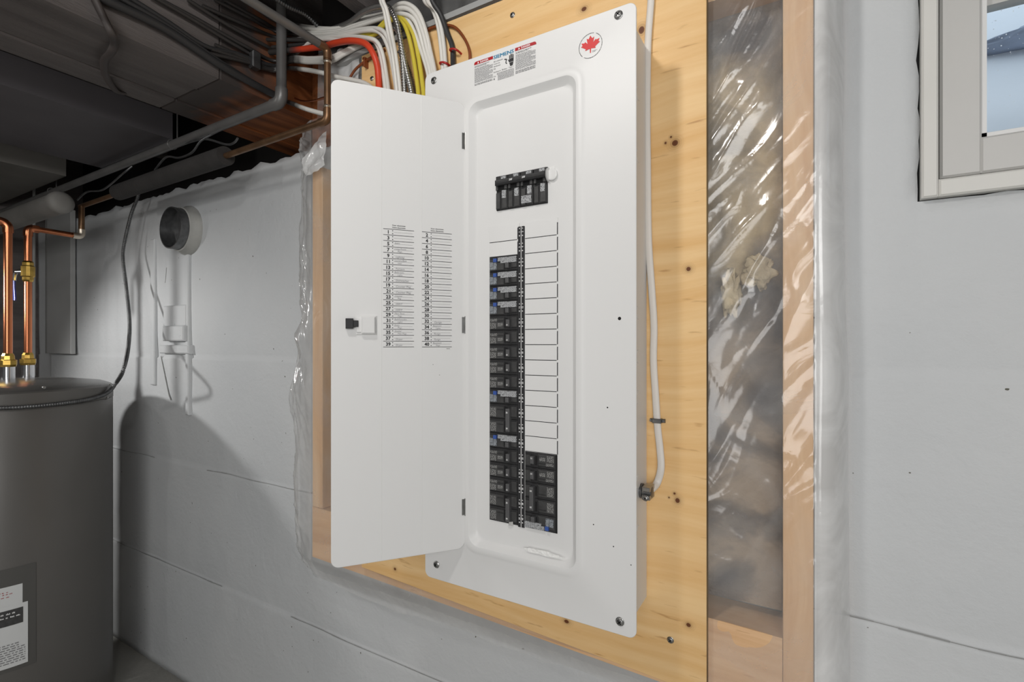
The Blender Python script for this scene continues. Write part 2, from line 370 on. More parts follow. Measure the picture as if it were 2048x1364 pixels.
M['tuft'] = mat('tan_fibreglass_tuft', (222, 206, 174), 1, spec=0, rgb2=(176, 160, 132), vscale=18, bump=.7, bscale=70)

# polyethylene sheet: single film, and the folded margins, the right one whitened for window light
def film(name, lo, hi, rough, nscale, thru=.4):
    m = bpy.data.materials.new(name); m.use_nodes = True; nt, N, L, b = nodes_of(m); N.remove(b); out = N['Material Output']
    tr = N.new('ShaderNodeBsdfTransparent'); tr.inputs[0].default_value = (.97, .97, .97, 1)
    df = N.new('ShaderNodeBsdfDiffuse'); df.inputs[0].default_value = (.90, .91, .91, 1)
    tl_n = N.new('ShaderNodeBsdfTranslucent'); tl_n.inputs[0].default_value = (.88, .89, .89, 1)
    gl = N.new('ShaderNodeBsdfGlossy'); gl.inputs['Roughness'].default_value = rough
    m0 = N.new('ShaderNodeMixShader'); m0.inputs[0].default_value = thru; m1 = N.new('ShaderNodeMixShader'); m2 = N.new('ShaderNodeMixShader')
    tc = N.new('ShaderNodeTexCoord'); n = N.new('ShaderNodeTexNoise'); n.inputs['Scale'].default_value = nscale; n.inputs['Detail'].default_value = 7; n.inputs['Distortion'].default_value = 1.6; L.new(tc.outputs['Object'], n.inputs['Vector'])
    mr = N.new('ShaderNodeMapRange'); mr.inputs[1].default_value = .36; mr.inputs[2].default_value = .66; mr.inputs[3].default_value = lo; mr.inputs[4].default_value = hi; L.new(n.outputs['Fac'], mr.inputs[0])
    L.new(df.outputs[0], m0.inputs[1]); L.new(tl_n.outputs[0], m0.inputs[2])
    L.new(mr.outputs[0], m1.inputs[0]); L.new(tr.outputs[0], m1.inputs[1]); L.new(m0.outputs[0], m1.inputs[2])
    L.new(schlick(nt, .065, .6), m2.inputs[0]); L.new(m1.outputs[0], m2.inputs[1]); L.new(gl.outputs[0], m2.inputs[2]); L.new(m2.outputs[0], out.inputs[0])
    nb = N.new('ShaderNodeTexNoise'); nb.inputs['Scale'].default_value = 12; nb.inputs['Detail'].default_value = 3; nb.inputs['Distortion'].default_value = 2.0; L.new(tc.outputs['Object'], nb.inputs['Vector'])
    bp = N.new('ShaderNodeBump'); bp.inputs['Strength'].default_value = .10; bp.inputs['Distance'].default_value = .01; L.new(nb.outputs['Fac'], bp.inputs['Height']); L.new(bp.outputs[0], gl.inputs['Normal'])
    return m
M['poly'] = film('clear_polyethylene', .12, .30, .14, 6)
M['poly2'] = film('folded_whitened_polyethylene', .58, .90, .16, 5, .12)
M['poly3'] = film('doubled_polyethylene', .30, .55, .14, 6)

# window glass
m = bpy.data.materials.new('window_glass'); m.use_nodes = True; nt, N, L, b = nodes_of(m); N.remove(b); out = N['Material Output']
tr = N.new('ShaderNodeBsdfTransparent'); tr.inputs[0].default_value = (.95, .97, .98, 1); gl = N.new('ShaderNodeBsdfGlossy'); gl.inputs['Roughness'].default_value = .02
mx = N.new('ShaderNodeMixShader')
L.new(schlick(nt, .04, .7), mx.inputs[0]); L.new(tr.outputs[0], mx.inputs[1]); L.new(gl.outputs[0], mx.inputs[2]); L.new(mx.outputs[0], out.inputs[0]); M['glass'] = m
M['snow'] = mat('snow', (236, 240, 246), .8, var=.05, vscale=5, bump=.2, bscale=12)
M['tarp'] = mat('dark_blue_grey_tarp', (164, 174, 194), .6, var=.3, vscale=7, bump=.4, bscale=10)

def cable_mat(name, rgb, cut=-1.125, near_black=(58, 56, 55), rough=.42):          # clean jacket, spray-darkened beyond the beam
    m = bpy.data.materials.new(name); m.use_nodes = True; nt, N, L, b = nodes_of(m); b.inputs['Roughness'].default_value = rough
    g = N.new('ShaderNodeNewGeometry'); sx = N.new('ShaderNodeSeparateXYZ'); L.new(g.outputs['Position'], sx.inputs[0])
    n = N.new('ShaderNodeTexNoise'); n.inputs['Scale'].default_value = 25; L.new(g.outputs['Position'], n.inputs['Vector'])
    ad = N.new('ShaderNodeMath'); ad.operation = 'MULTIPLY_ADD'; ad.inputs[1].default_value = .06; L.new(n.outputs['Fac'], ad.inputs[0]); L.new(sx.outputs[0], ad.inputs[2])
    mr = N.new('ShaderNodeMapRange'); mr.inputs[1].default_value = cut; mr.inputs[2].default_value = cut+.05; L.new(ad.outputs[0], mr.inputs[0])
    mx = N.new('ShaderNodeMix'); mx.data_type = 'RGBA'; mx.inputs[6].default_value = lin(near_black); mx.inputs[7].default_value = lin(rgb)
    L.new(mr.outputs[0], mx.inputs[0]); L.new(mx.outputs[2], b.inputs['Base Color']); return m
M['c_white'] = cable_mat('white_cable_jacket', (228, 226, 220))
M['c_orange'] = cable_mat('orange_cable_jacket', (218, 72, 42), -1.13)
M['c_yellow'] = cable_mat('yellow_cable_jacket', (212, 194, 70), -.96)
M['c_plain'] = mat('cream_white_cable_jacket', (222, 217, 210), .45)
M['c_black'] = mat('black_cable_jacket', (52, 52, 53), .5)
M['c_brown'] = mat('brown_wire_jacket', (128, 66, 32), .45)
M['c_strap'] = mat('grey_brown_cable', (72, 66, 64), .6)
m = mat('armoured_cable_steel', (178, 178, 176), .3, .9); M['bx'] = m

# ================================================================ THE SETTING
WY = .949                                    # face of the concrete wall
WX0, WX1 = at(1835, 405, WY).x, 1.15         # window opening in the wall
WZ0, WZ1 = at(1850, 403, WY).z, H+.98
def ticks(a, b, step, extra):
    n = int((b-a)/step); t = [a+(b-a)*i/n for i in range(n+1)]
    for e in extra:
        k = min(range(len(t)), key=lambda i: abs(t[i]-e)); t[k] = e
    return t
XS = ticks(-3.3, 2.0, .024, (WX0, WX1, -1.12)); ZS = ticks(0, H+1.0, .024, (WZ0, WZ1, H+.56))
mb = MB(); NX, NZ = len(XS), len(ZS)
# board-form seams in the concrete: lines of the old shuttering
SEAM = [H-.05, H-.43, H-.81]; ZS = sorted(ZS+[q+d for q in SEAM for d in (-.0025, .0025)]); NZ = len(ZS)
for j, z in enumerate(ZS):
    for i, x in enumerate(XS):
        y = WY+.0035*noise.noise((x*3.1, 1.2, z*3.1))+.0012*noise.noise((x*14, 4, z*14))
        for k, sz in enumerate(SEAM):
            q = z-sz
            y += (.0045 if q > 0 else 0)*math.exp(-abs(q)/.05)*(.6+.8*max(0, noise.noise((x*4, k, 2))+.4))
        zz, xx = z, x
        if abs(z-(H+.56)) < 1e-6 and x < -1.12: zz += .016*noise.noise((x*16, 0, 3))+.01*noise.noise((x*45, 0, 5))
        if abs(x-WX0) < 1e-6 and z >= WZ0: xx += .006*noise.noise((z*42, 0, 0))+.0012
        if abs(z-WZ0) < 1e-6 and WX0 <= x <= WX1: zz += .006*noise.noise((x*42, 9, 0))+.0012
        mb.v.append(Vector((xx, y, zz)))
for j in range(NZ-1):
    for i in range(NX-1):
        x = (XS[i]+XS[i+1])/2; z = (ZS[j]+ZS[j+1])/2
        if WX0 < x < WX1 and WZ0 < z < WZ1: continue
        if z > H+.56 and x < -1.12: continue
        a = j*NX+i; mb.face((a, a+1, a+NX+1, a+NX))
wall = struct('wall_back', mb, M['wall'], fix=False, smooth=True, angle=60)
bm = bmesh.new(); bm.from_mesh(wall.data)
bm.verts.ensure_lookup_table(); bmesh.ops.delete(bm, geom=[v for v in bm.verts if not v.link_faces], context='VERTS')
ed = [e for e in bm.edges if e.is_boundary]
r = bmesh.ops.extrude_edge_only(bm, edges=ed)
for v in r['geom']:
    if isinstance(v, bmesh.types.BMVert): v.co.y += .20
bmesh.ops.recalc_face_normals(bm, faces=bm.faces); bm.to_mesh(wall.data); bm.free()
wall['label'] = 'grey painted concrete basement wall with the small window'
def slab(name, a, b, m, label=None):
    o = struct(name, MB().box(a, b), m)
    if label: o['label'] = label
    return o
slab('floor', (-3.5, -3.2, -.1), (2.2, 1.2, 0), M['floor'], 'bare grey concrete floor')
slab('wall_left', (-3.42, -3.1, 0), (-3.30, 1.2, H+1.0), M['dark'], 'left wall behind the water heater, coloured dark for a shaded opening')  # dark colour stands in for the shade of an opening here
slab('wall_right', (2.0, -3.1, 0), (2.1, 1.15, H+1.0), M['wall'], 'grey painted wall beyond the window')
slab('wall_front', (-3.4, -3.2, 0), (2.1, -3.1, H+1.0), M['wall'], 'grey painted wall behind the camera')
slab('ceiling', (-3.42, -3.2, H+1.0), (2.1, 1.25, H+1.06), M['dark'], 'dark painted subfloor boards')
slab('trim_1', (-3.3, 1.13, H+.5), (-1.12, 1.2, H+1.0), M['near_black'], 'dark rim joist above the left wall')
# triple beam under the joists
bt = thing('ceiling_beam', (-1.395, -.9, H+.655), 'dark built-up timber beam of three planks above the pipes', kind='structure')
for x0, x1, dz in ((-1.352, -1.250, 0), (-1.457, -1.356, .003), (-1.54, -1.461, -.002)):
    build('beam_plank', MB().box((x0, -2.9, H+.655+dz), (x1, .70, H+.90), .003), M['dark'], bt)
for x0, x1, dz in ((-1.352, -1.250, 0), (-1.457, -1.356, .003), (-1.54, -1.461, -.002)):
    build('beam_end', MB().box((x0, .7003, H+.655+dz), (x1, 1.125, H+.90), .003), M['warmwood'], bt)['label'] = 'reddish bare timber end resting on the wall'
o = slab('trim_2', (-2.26, -2.9, H+.655), (-1.75, .83, H+.74), M['dark2'], 'wide dark grey ceiling bulkhead beside the beam')
o = slab('trim_3', (-3.29, -2.9, H+.655), (-2.49, .80, H+.74), M['dark3'], 'grey brown ceiling bulkhead above the water heater')
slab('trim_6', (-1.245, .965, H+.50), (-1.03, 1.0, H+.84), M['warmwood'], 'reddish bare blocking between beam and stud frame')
# joists over the rest of the room
jt = thing('floor_joists', (0, 0, H+.86), 'dark floor joists under the subfloor', kind='structure')
for x in (-2.38, -1.66, -.92, -.5, -.08, .34, .76, 1.18, 1.6):
    build('joist', MB().box((x-.02, -3.0, H+.80), (x+.02, 1.1, H+.999)), M['dark'], jt)
slab('trim_4', (-1.0, .845, H+.6895), (2.0, .947, H+.702), M['gray_paint_shadow'], 'grey painted sill plate above the plywood')
slab('trim_5', (-1.12, .90, H+.703), (2.0, .947, H+.999), M['near_black'], 'dark rim board over the sill plate')
# small window
wn_ = thing('window_1', (WX0, WY, WZ0), 'small white basement window with bright frosted glass', kind='structure')
xs0 = at(1876, 300, .952).x; zs0 = at(1876, 360, .952).z
build('trim_board', MB().box((WX0+.0032, .938, WZ0+.003), (xs0-.0016, .99, WZ1), .0025), M['trim'], wn_)
build('trim_board', MB().box((xs0-.0012, .9385, WZ0+.003), (WX1, .99, zs0-.0022), .0025), M['trim'], wn_)
build('frame_backing', MB().box((WX0-.004, .9545, WZ0-.004), (WX0+.0030, .962, WZ1)).box((WX0-.004, .9545, WZ0-.004), (WX1, .962, WZ0+.0028)).box((WX0-.012, 1.0, WZ0-.012), (xs0+.02, 1.02, WZ1)).box((WX0-.012, 1.0, WZ0-.012), (WX1, 1.02, zs0+.02)), M['hole'], wn_)
xg0 = at(1960, 250, .962).x; zg0 = at(1963, 278, .962).z
sm = MB()
sm.box((xs0+.0022, .951, zs0+.0018), (xg0, 1.0, WZ1), .003); sm.box((xg0-.002, .951, zs0+.0018), (WX1-.002, 1.0, zg0), .003)
build('sash', sm, M['sash'], wn_)
gm = MB().box((xg0-.001, .956, zg0-.001), (xg0+.006, .99, WZ1)).box((xg0-.001, .956, zg0-.001), (WX1-.002, .99, zg0+.006))
build('glazing_bead', gm, M['white'], wn_)
build('pane', MB().box((xg0+.003, .978, zg0+.003), (WX1-.01, .982, WZ1)), M['glass'], wn_)
zt = at(1990, 4, .975).z
build('glazing_bar', MB().box((xg0+.006, .968, zt-.006), (WX1-.002, .99, zt+.012)), M['sash'], wn_)
build('outer_sill', MB().box((xg0-.02, 1.002, zg0-.04), (WX1, 1.13, zg0+.022), .004), M['white'], wn_)
dm = MB()
for i in range(230):
    x = random.uniform(xg0+.008, xg0+.2); z = zg0+.03+abs(random.gauss(.12, .09)); r_ = random.uniform(.0003, .0009)
    dm.lathe([(0, r_), (r_*.7, r_*.6)], (x, .982, z), (0, 1, 0), 8)
o = build('water_droplets', dm, M['snow'], wn_); o['kind'] = 'stuff'
# outside
gb = MB().grid(lambda u, v: (-1+5*u, 1.3+2.6*v, H+.10+3.4*v+.03*noise.noise((u*9, v*5, 0))), 40, 20)
gb.box((-1, 1.3, H-.4), (4, 1.34, H+.10))
o = struct('ground', gb, M['snow'], smooth=True, angle=50); o['label'] = 'snow bank outside the window'
c = at(2062, 84, 1.83)
def blob(u, v):
    th = 2*PI*u; ph = PI*v; d = Vector((math.sin(ph)*math.cos(th), math.sin(ph)*math.sin(th), math.cos(ph)))
    k = 1+.3*noise.noise(d*2.2)
    return c+Vector((d.x*.13, d.y*.08+d.z*.02, d.z*.026+.02*max(0, 1-abs(d.x+.1)*6)*max(0, d.z)))*k
o = build('tarp_bundle', MB().grid(blob, 28, 18), M['tarp'], smooth=True, angle=0)
tag(o, 'dark blue-grey bundle lying on the snow outside the window', 'tarp')

# details of the left wall
def crack(pts, w=.0035):
    mbk = MB(); P = [at(x, y, WY-.0012) for x, y in pts]
    for a, b in zip(P[:-1], P[1:]):
        d = (b-a).normalized(); s = Vector((d.z, 0, -d.x))*w*random.uniform(.4, .7)
        mbk.quad(a-s, a+s, b+s, b-s)
    return mbk
M['crack'] = mat('crack_dirt', (122, 122, 120), .9)
for pts, w_ in (([(338, 500), (342, 530), (338, 545), (341, 570), (337, 605), (333, 628)], .006), ([(322, 712), (330, 752), (338, 790), (342, 800)], .005), ([(333, 535), (331, 560), (328, 580)], .004),
            ):
    build('crack', crack(pts, w_), M['crack'], wall)
M['seam'] = mat('form_board_seam', (150, 151, 150), .9)
for k, z in enumerate(SEAM[1:]):
    pts = []; x = -3.0
    while x < 1.9: pts.append((x, z+.004*noise.noise((x*7, k, 0)))); x += .03
    sm_ = MB(); skip = 0
    for (xa, za), (xb, zb__) in zip(pts[:-1], pts[1:]):
        if noise.noise((xa*2.3, 7+k, 0)) < -.12: continue
        t_ = .0008+.0016*abs(noise.noise((xa*11, k, 4)))
        ya = WY+.0035*noise.noise((xa*3.1, 1.2, za*3.1))-.0022; sm_.quad((xa, ya, za-t_), (xb, ya, zb__-t_), (xb, ya, zb__+t_*.6), (xa, ya, za+t_*.6))
    build('seam', sm_, M['seam'], wall, fix=False)
# plastered-up chimney strip: two raised lips and two little ledges
for px0, px1, y0, y1, pr in ((306, 314, 480, 770, .010), (376, 382, 500, 830, .010)):
    a = at(px0, y0, WY); b_ = at(px1, y1, WY)
    build('plaster_lip', MB().box((a.x, WY-pr, b_.z), (b_.x, WY+.01, a.z), .003), M['wall'], wall)
for px0, px1, y0, y1, pr in ((324, 366, 652, 682, .022), (318, 376, 690, 708, .015), (326, 372, 612, 652, .012)):
    a = at(px0, y0, WY-pr); b_ = at(px1, y1, WY-pr)
    build('plaster_ledge', MB().box((a.x, WY-pr, b_.z), (b_.x, WY+.01, a.z), .004), M['wall'], wall)
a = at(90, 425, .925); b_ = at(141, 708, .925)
o = build('wall_shadow_board', MB().box((a.x, .925, b_.z), (b_.x, .944, H+.60), .002), M['gray_paint_shadow'])  # board added in place of a shadow on the wall
tag(o, 'upright flat grey board standing in for a shadow on the wall left of the hanging armoured conduit', 'board')

# ================================================================ STUD FRAME, SHEET, PLYWOOD
SF = .862
def stud_x(px, y=SF): return at(px, 700, y).x
st = thing('stud_frame', (-.55, .905, H-.7), 'pale softwood stud frame on the concrete wall behind the plywood', 'wall frame')
ys = (SF, .9445)
zb0, zb1 = at(691, 1138, SF).z, at(1288, 1364, SF).z            # the bottom plate leans a little
def plank(x0, x1, za0, za1, zb0_, zb1_):
    mbp = MB(); n = []
    for x, lo, hi in ((x0, za0, za1), (x1, zb0_, zb1_)):
        n.append([(x, ys[0], lo), (x, ys[0], hi), (x, ys[1], hi), (x, ys[1], lo)])
    return mbp.loops(n, True, True)
sl = -.022
xl0, xl1, xr0, xr1 = stud_x(625), stud_x(645), stud_x(1565.5), stud_x(1627)
pt_l = at(645, 1018, SF).z; pt_r = at(1490, 1257, SF).z
build('bottom_plate', plank(xl0, xr0-.0005, zb0+.004, pt_l, zb0-.020, pt_r), M['plate'], st)
build('top_plate', MB().box((-.90, ys[0], H+.555), (xr0-.0005, ys[1], H+.688)), M['plate'], st)
for x0, x1 in ((xl0, xl1), (-.66, -.622), (xr0, xr1)):
    k = (x0-xl0)/(xr1-xl0)
    build('stud', MB().box((x0, ys[0], pt_l+(pt_r-pt_l)*k+.0005 if x0 != xr0 else H-.75), (x1, ys[1], (H+.85 if x0 == xr0 else (H+.455 if x0 == xl0 else H+.5545))), .001), M['stud'], st)
def batt(x0, x1, label):
    def fn(u, v):
        x = x0+(x1-x0)*u; z = H-.43+(.985)*v
        e = min(1, 6*min(u, 1-u))*min(1, 20*min(v, 1-v))
        return (x, .915-.028*e-.012*e*noise.fractal((x*11, 3, z*11), .9, 2.1, 5), z)
    b_ = MB().grid(fn, 36, 150)
    b_.box((x0, .918, H-.43), (x1, .944, H+.553))
    o = build('insulation_batt', b_, M['insul'], smooth=True, fix=False, angle=0); tag(o, label, 'insulation', 'insulation batts'); return o
bt1 = batt(-.618, xr0-.003, 'grey-brown fibreglass batt behind plastic between plywood and right-hand stud')
bt2 = batt(xl1+.003, -.664, 'brown fibreglass batt behind plastic between left stud and panel door')
# tan tufts pulled loose in the right bay
def tuft(px, py, rx, rz, seed):
    c = at(px, py, .884)
    def fn(u, v):
        th = 2*PI*u; ph = PI*v; d = Vector((math.sin(ph)*math.cos(th), math.sin(ph)*math.sin(th), math.cos(ph)))
        k = 1+.55*noise.fractal(d*2.1+Vector((seed, 0, 0)), .8, 2.2, 4)
        return c+Vector((d.x*rx, d.y*.012, d.z*rz))*k
    return MB().grid(fn, 36, 24)
for i, t_ in enumerate(((1462, 590, .013, .035, 4), (1515, 545, .022, .022, 2))):
    o = build('tuft', tuft(*t_), M['tuft'], bt1, smooth=True, angle=0)
    if i == 0: o['label'] = 'tan fluffy tuft of fibreglass'

# vapour barrier sheet
def interp(tab, z):
    if z <= tab[0][0]: return tab[0][1]
    for (a, va), (b, vb) in zip(tab[:-1], tab[1:]):
        if z <= b:
            t = (z-a)/(b-a); t = t*t*(3-2*t); return va+(vb-va)*t
    return tab[-1][1]
LE = sorted((at(x, y, .94).z-H, at(x, y, .94).x) for x, y in ((612, 357), (610, 421), (608, 486), (604, 544), (604, 602), (618, 644), (594, 676), (601, 705), (579, 797), (592, 851), (596, 909), (598, 1000), (599, 1133)))
RE = sorted((at(x, y, .94).z-H, at(x, y, .94).x) for x, y in ((1687, 0), (1689, 150), (1686, 300), (1688, 400), (1692, 600), (1698, 760), (1697, 900), (1699, 1120), (1701, 1364)))
SY = .8605
def ridge(p, f, off):
    q = Vector((p[0]*f[0]+off, 0, p[1]*f[1])); return 1-abs(noise.noise(q))*2
def sheet(u, v):
    z0 = -.630+.014*noise.noise((u*6, 0, 0))+.008*noise.noise((u*23, 0, 2)); z1 = .80
    zz = z0+(z1-z0)*v
    xl = interp(LE, zz); xr = interp(RE, zz)
    if u < .14: x = xl+(xl0-.003-xl)*(u/.14)
    elif u < .62: x = xl0-.003+(-.147-xl0)*((u-.14)/.48)
    elif u < .86: x = -.15+(xr1+.003+.15)*((u-.62)/.24)
    else: x = xr1+.003+(xr-xr1-.003)*((u-.86)/.14)
    y = SY
    if u < .14:
        k = 1-u/.14; y = SY+(.937-SY)*(k**1.5)
        y -= .026*k*(1-k)*4*max(0, noise.noise((x*9, 0, zz*5.2+7)))+.006*math.sin(PI*min(1, 2*k))*noise.noise((x*20, 1, zz*12))
        y -= .007*math.sin(PI*k)*max(0, 1-abs(noise.noise((x*26+.6*noise.noise((zz*9, 0, 3)), 4, zz*2.2)))*3)+.005*math.sin(PI*k)*max(0, 1-abs(noise.noise((x*9, 6, zz*15+x*20)))*5)
    elif u > .86:
        k = (u-.86)/.14; y = SY+(.9415-SY)*(k**2.4)
        y -= .003*math.sin(PI*k)*(1+noise.noise((x*10, 0, zz*5)))
    elif u > .62:
        bay = max(0, math.sin(PI*min(1, max(0, (x+.140)/(xr0+.140)))))
        on = 1 if zz > pt_r-H else max(0, 1-(pt_r-H-zz)/.05)
        up = max(0, min(1, (zz+.05)/.25))
        q = x*.80-zz*.55; p_ = x*.55+zz*.80; wv = .02*noise.noise((x*8, 2, zz*8))
        r1 = max(0, 1-abs(noise.noise((( q+wv)*17, 0, p_*2.6)))*3.2)
        r2 = max(0, 1-abs(noise.noise(((q+wv)*34, 5, p_*7)))*3.4)
        r3 = max(0, 1-abs(noise.noise((x*11+wv*40, 9, zz*14)))*6)
        y += bay*on*(.004-.0052*up*r1**3-.0018*up*r2*r2-.0010*r3-.0012*(1-up)*r1-.0005*r2)
        y -= (.0012*r2+.0008*r3)*(1-bay)
        y = min(y, SY+.006) if bay > .05 else min(y, SY)
    if zz < zb1-H+.02:
        k = min(1, (zb1-H+.02-zz)/.06); y += .03*k+.012*k*noise.noise((x*5, 0, 1))
    if x < -1.09 and zz > .47: zz = .47+(zz-.47)*.35
    return (x, min(y, .9425), H+zz)
vs = build('vapour_barrier', MB().grid(sheet, 330, 330), [M['poly'], M['poly2'], M['poly3']], smooth=True, fix=False, angle=0)
for p in vs.data.polygons:
    c = p.center; p.material_index = 1 if c.x > xr1+.001 else (2 if (c.x < xl0-.004 or c.z < zb1-.01) else 0)
tag(vs, 'wrinkled clear plastic vapour barrier stretched over the stud frame', 'plastic sheet')
# crumpled flap at the top left corner
FC = [at(603, 322, .842), at(652, 262, .846), at(649, 330, .840), at(611, 356, .838)]
def flap(u, v):
    p = FC[0].lerp(FC[1], u).lerp(FC[3].lerp(FC[2], u), v)
    return p+Vector((0, .007*noise.noise((u*3.2, v*3.2, 1))-.004*abs(noise.noise((u*6, v*5, 3))), .004*noise.noise((u*4, v*4, 8))))
f_ = build('flap', MB().grid(flap, 26, 20), M['poly2'], vs, smooth=True, fix=False, angle=0); f_['label'] = 'crumpled loose corner of the plastic'
def drape(u, v):
    p = at(660, 168, .856).lerp(at(720, 118, .856), u)+Vector((0, 0, .062-.13*v))
    return p+Vector((0, -.010*max(0, noise.noise((u*4, v*3, 4)))-.004*math.sin(u*9), .006*noise.noise((u*5, v*5, 2))))
build('drape', MB().grid(drape, 26, 22), M['poly2'], vs, smooth=True, fix=False, angle=0)['label'] = 'loose grey fold of the plastic beside the plywood top corner'

# plywood
pb = thing('plywood_board', (-.52, PLY, H-.54), 'yellow fir plywood backboard with knots behind the breaker panel', 'plywood')
pc = [at(723, 1135, PLY), at(1414, 1389, PLY), at(1412, 0, PLY), at(894, 41, PLY)]
zt = H+.684; xL, xR = pc[0].x, -.1365
zl, zr = H-.530, H-.562
def plyloop(y, d): return [(xL+d, y, zl+d), (xR-d, y, zr+d), (xR-d+.0, y, zt-.008-d), (xL+d, y, zt-d)]
pm = MB(); pm.loops([plyloop(PLY, .001), plyloop(PLY+.001, 0), plyloop(PLY+.0165, 0)], True, True)
ob = build('panel_sheet', pm, [M['ply'], M['ply_edge']], None)
for p in ob.data.polygons:
    if abs(p.normal.y) < .5: p.material_index = 1
ob.parent = pb; ob.matrix_parent_inverse = Matrix.Translation(-Vector(pb.location)); ROOT[ob.name] = Vector((0, 0, 0))

def screw_mesh(c, r, n=(0, -1, 0)):
    c = Vector(c); n = Vector(n); h = MB()
    h.lathe([(0, r*1.15), (r*.12, r*1.15), (r*.2, r), (r*.5, r*.8), (r*.62, r*.45)], c, n, 14)
    for a in (PI/4, -PI/4):
        d = Vector((math.cos(a), 0, math.sin(a)))*r*.6; e = Vector((-d.z, 0, d.x))*.22
        if abs(n.y) > .9: h.cur = 1; h.quad(c+n*(r*.68)-d-e, c+n*(r*.68)+d-e, c+n*(r*.68)+d+e, c+n*(r*.68)-d+e); h.cur = 0
    return h
for px, py in ((744, 157), (1341, 1280), (1025, 30)):
    build('screw', screw_mesh(at(px, py, PLY-.0004), .0048), [M['steel'], M['hole']], pb, smooth=True)

# ================================================================ BREAKER PANEL
CY, DY = .725, .735                           # flange plane, recessed dead-front plane
u0, u1 = at(850, 700, CY).x, at(1272.5, 700, CY).x
cz0, cz1 = H-.4345, H+.5045
panel = thing('breaker_panel', ((u0+u1)/2, PLY, cz0), 'open white steel breaker panel mounted on the plywood', 'breaker panel')
bx0, bx1, bz0, bz1 = u0+.018, u1-.0165, H-.425, H+.497
e_ = MB().box((bx0, DY+.0045, bz0), (bx1, PLY-.0005, bz1), .0012)
enc = build('enclosure_box', e_, M['white'], panel)
for zz in (.40, .30, .05, -.02, -.085, -.15, -.22, -.30):
    build('knockout', MB().lathe([(0, .011), (.0012, .0105)], (bx1-.0002, .79, H+zz), (1, 0, 0), 18), M['white'], enc)
# cover with the pressed recess
rx0, rx1, rz0, rz1 = at(931, 700, CY).x+.004, at(1166, 700, CY).x-.007, H-.359, H+.428
c_ = MB()
c_.loops([rrect(u0+.001, u1-.001, cz0+.001, cz1-.001, CY+.0035, .011), rrect(u0, u1, cz0, cz1, CY+.0025, .012), rrect(u0, u1, cz0, cz1, CY+.0008, .012), rrect(u0+.0008, u1-.0008, cz0+.0008, cz1-.0008, CY, .0115),
          rrect(rx0-.012, rx1+.012, rz0-.012, rz1+.012, CY, .030), rrect(rx0-.007, rx1+.007, rz0-.007, rz1+.007, CY-.0016, .027), rrect(rx0-.001, rx1+.001, rz0-.001, rz1+.001, CY-.0030, .023), rrect(rx0+.004, rx1-.004, rz0+.004, rz1-.004, CY-.0022, .020),
          rrect(rx0+.007, rx1-.007, rz0+.007, rz1-.007, CY+.001, .018), rrect(rx0+.0115, rx1-.0115, rz0+.0115, rz1-.0115, DY-.0025, .016), rrect(rx0+.014, rx1-.014, rz0+.014, rz1-.014, DY-.0004, .015), rrect(rx0+.017, rx1-.017, rz0+.017, rz1-.017, DY, .014)], False, True)
cover = build('cover', c_, M['white'], panel, smooth=True, angle=30)
for px, py in ((1237, 30), (868, 161), (873, 1129), (1240, 1243)):
    build('screw', screw_mesh(at(px, py, CY-.0003), .0058), [M['steel'], M['hole']], cover, smooth=True)
for px, py, r_ in ((1239, 637, .0026), (1215, 815, .0012), (1187, 1049, .0010), (1227, 1093, .0010), (1262, 1130, .0008)):
    build('hole', MB().lathe([(0, r_), (.0003, r_*.9)], at(px, py, CY), (0, -1, 0), 12), M['hole'], cover)
# warning label print on the flange
X, Z = Vector((1, 0, 0)), Vector((0, 0, 1)); LY = CY-.0004
lu = [at(x, 100, CY).x for x in (948.5, 987, 1030.3, 1072.8)]
ltop = H+.4955
pr = MB(); rd = MB(); tl = MB(); wp = MB()
def bar(a, b, left):
    r_ = .004; z1 = ltop; z0 = ltop-.0052
    pts = [(a, LY, z0), (b, LY, z0), (b, LY, z1), (a, LY, z1)]
    if left: pts = [(a, LY, z0), (b, LY, z0), (b, LY, z1)]+[(a+r_*(1-math.sin(t)), LY, z1-r_*(1-math.cos(t))) for t in (0, .4, .8, 1.2, PI/2)]
    else: pts = [(a, LY, z0), (b, LY, z0)]+[(b-r_*(1-math.cos(t)), LY, z1-r_*(1-math.sin(t))) for t in (0, .4, .8, 1.2, PI/2)]+[(a, LY, z1)]
    rd.poly(pts)
bar(lu[0], lu[1]-.001, True); rd_l = rd; rd = MB(); bar(lu[2], lu[3], False)
for a in (lu[0]+.007, lu[2]+.006):
    wp = MB()
    wp.poly([(a, LY-.0002, ltop-.0042), (a+.0036, LY-.0002, ltop-.0042), (a+.0018, LY-.0002, ltop-.001)])
    write(wp, 'DANGER', (a+.006, LY-.0002, ltop-.0042), X, Z, .0031, .02)
    build('danger_lettering', wp, M['white_print'], cover, fix=False)['kind'] = 'stuff'
for dx in (0, .00035, .0007): write(tl, 'SIEMENS', (lu[1]+dx, LY-dx*.1, ltop-.0062), X, Z, .0064, 0.0, width=(lu[2]-lu[1])*.93)
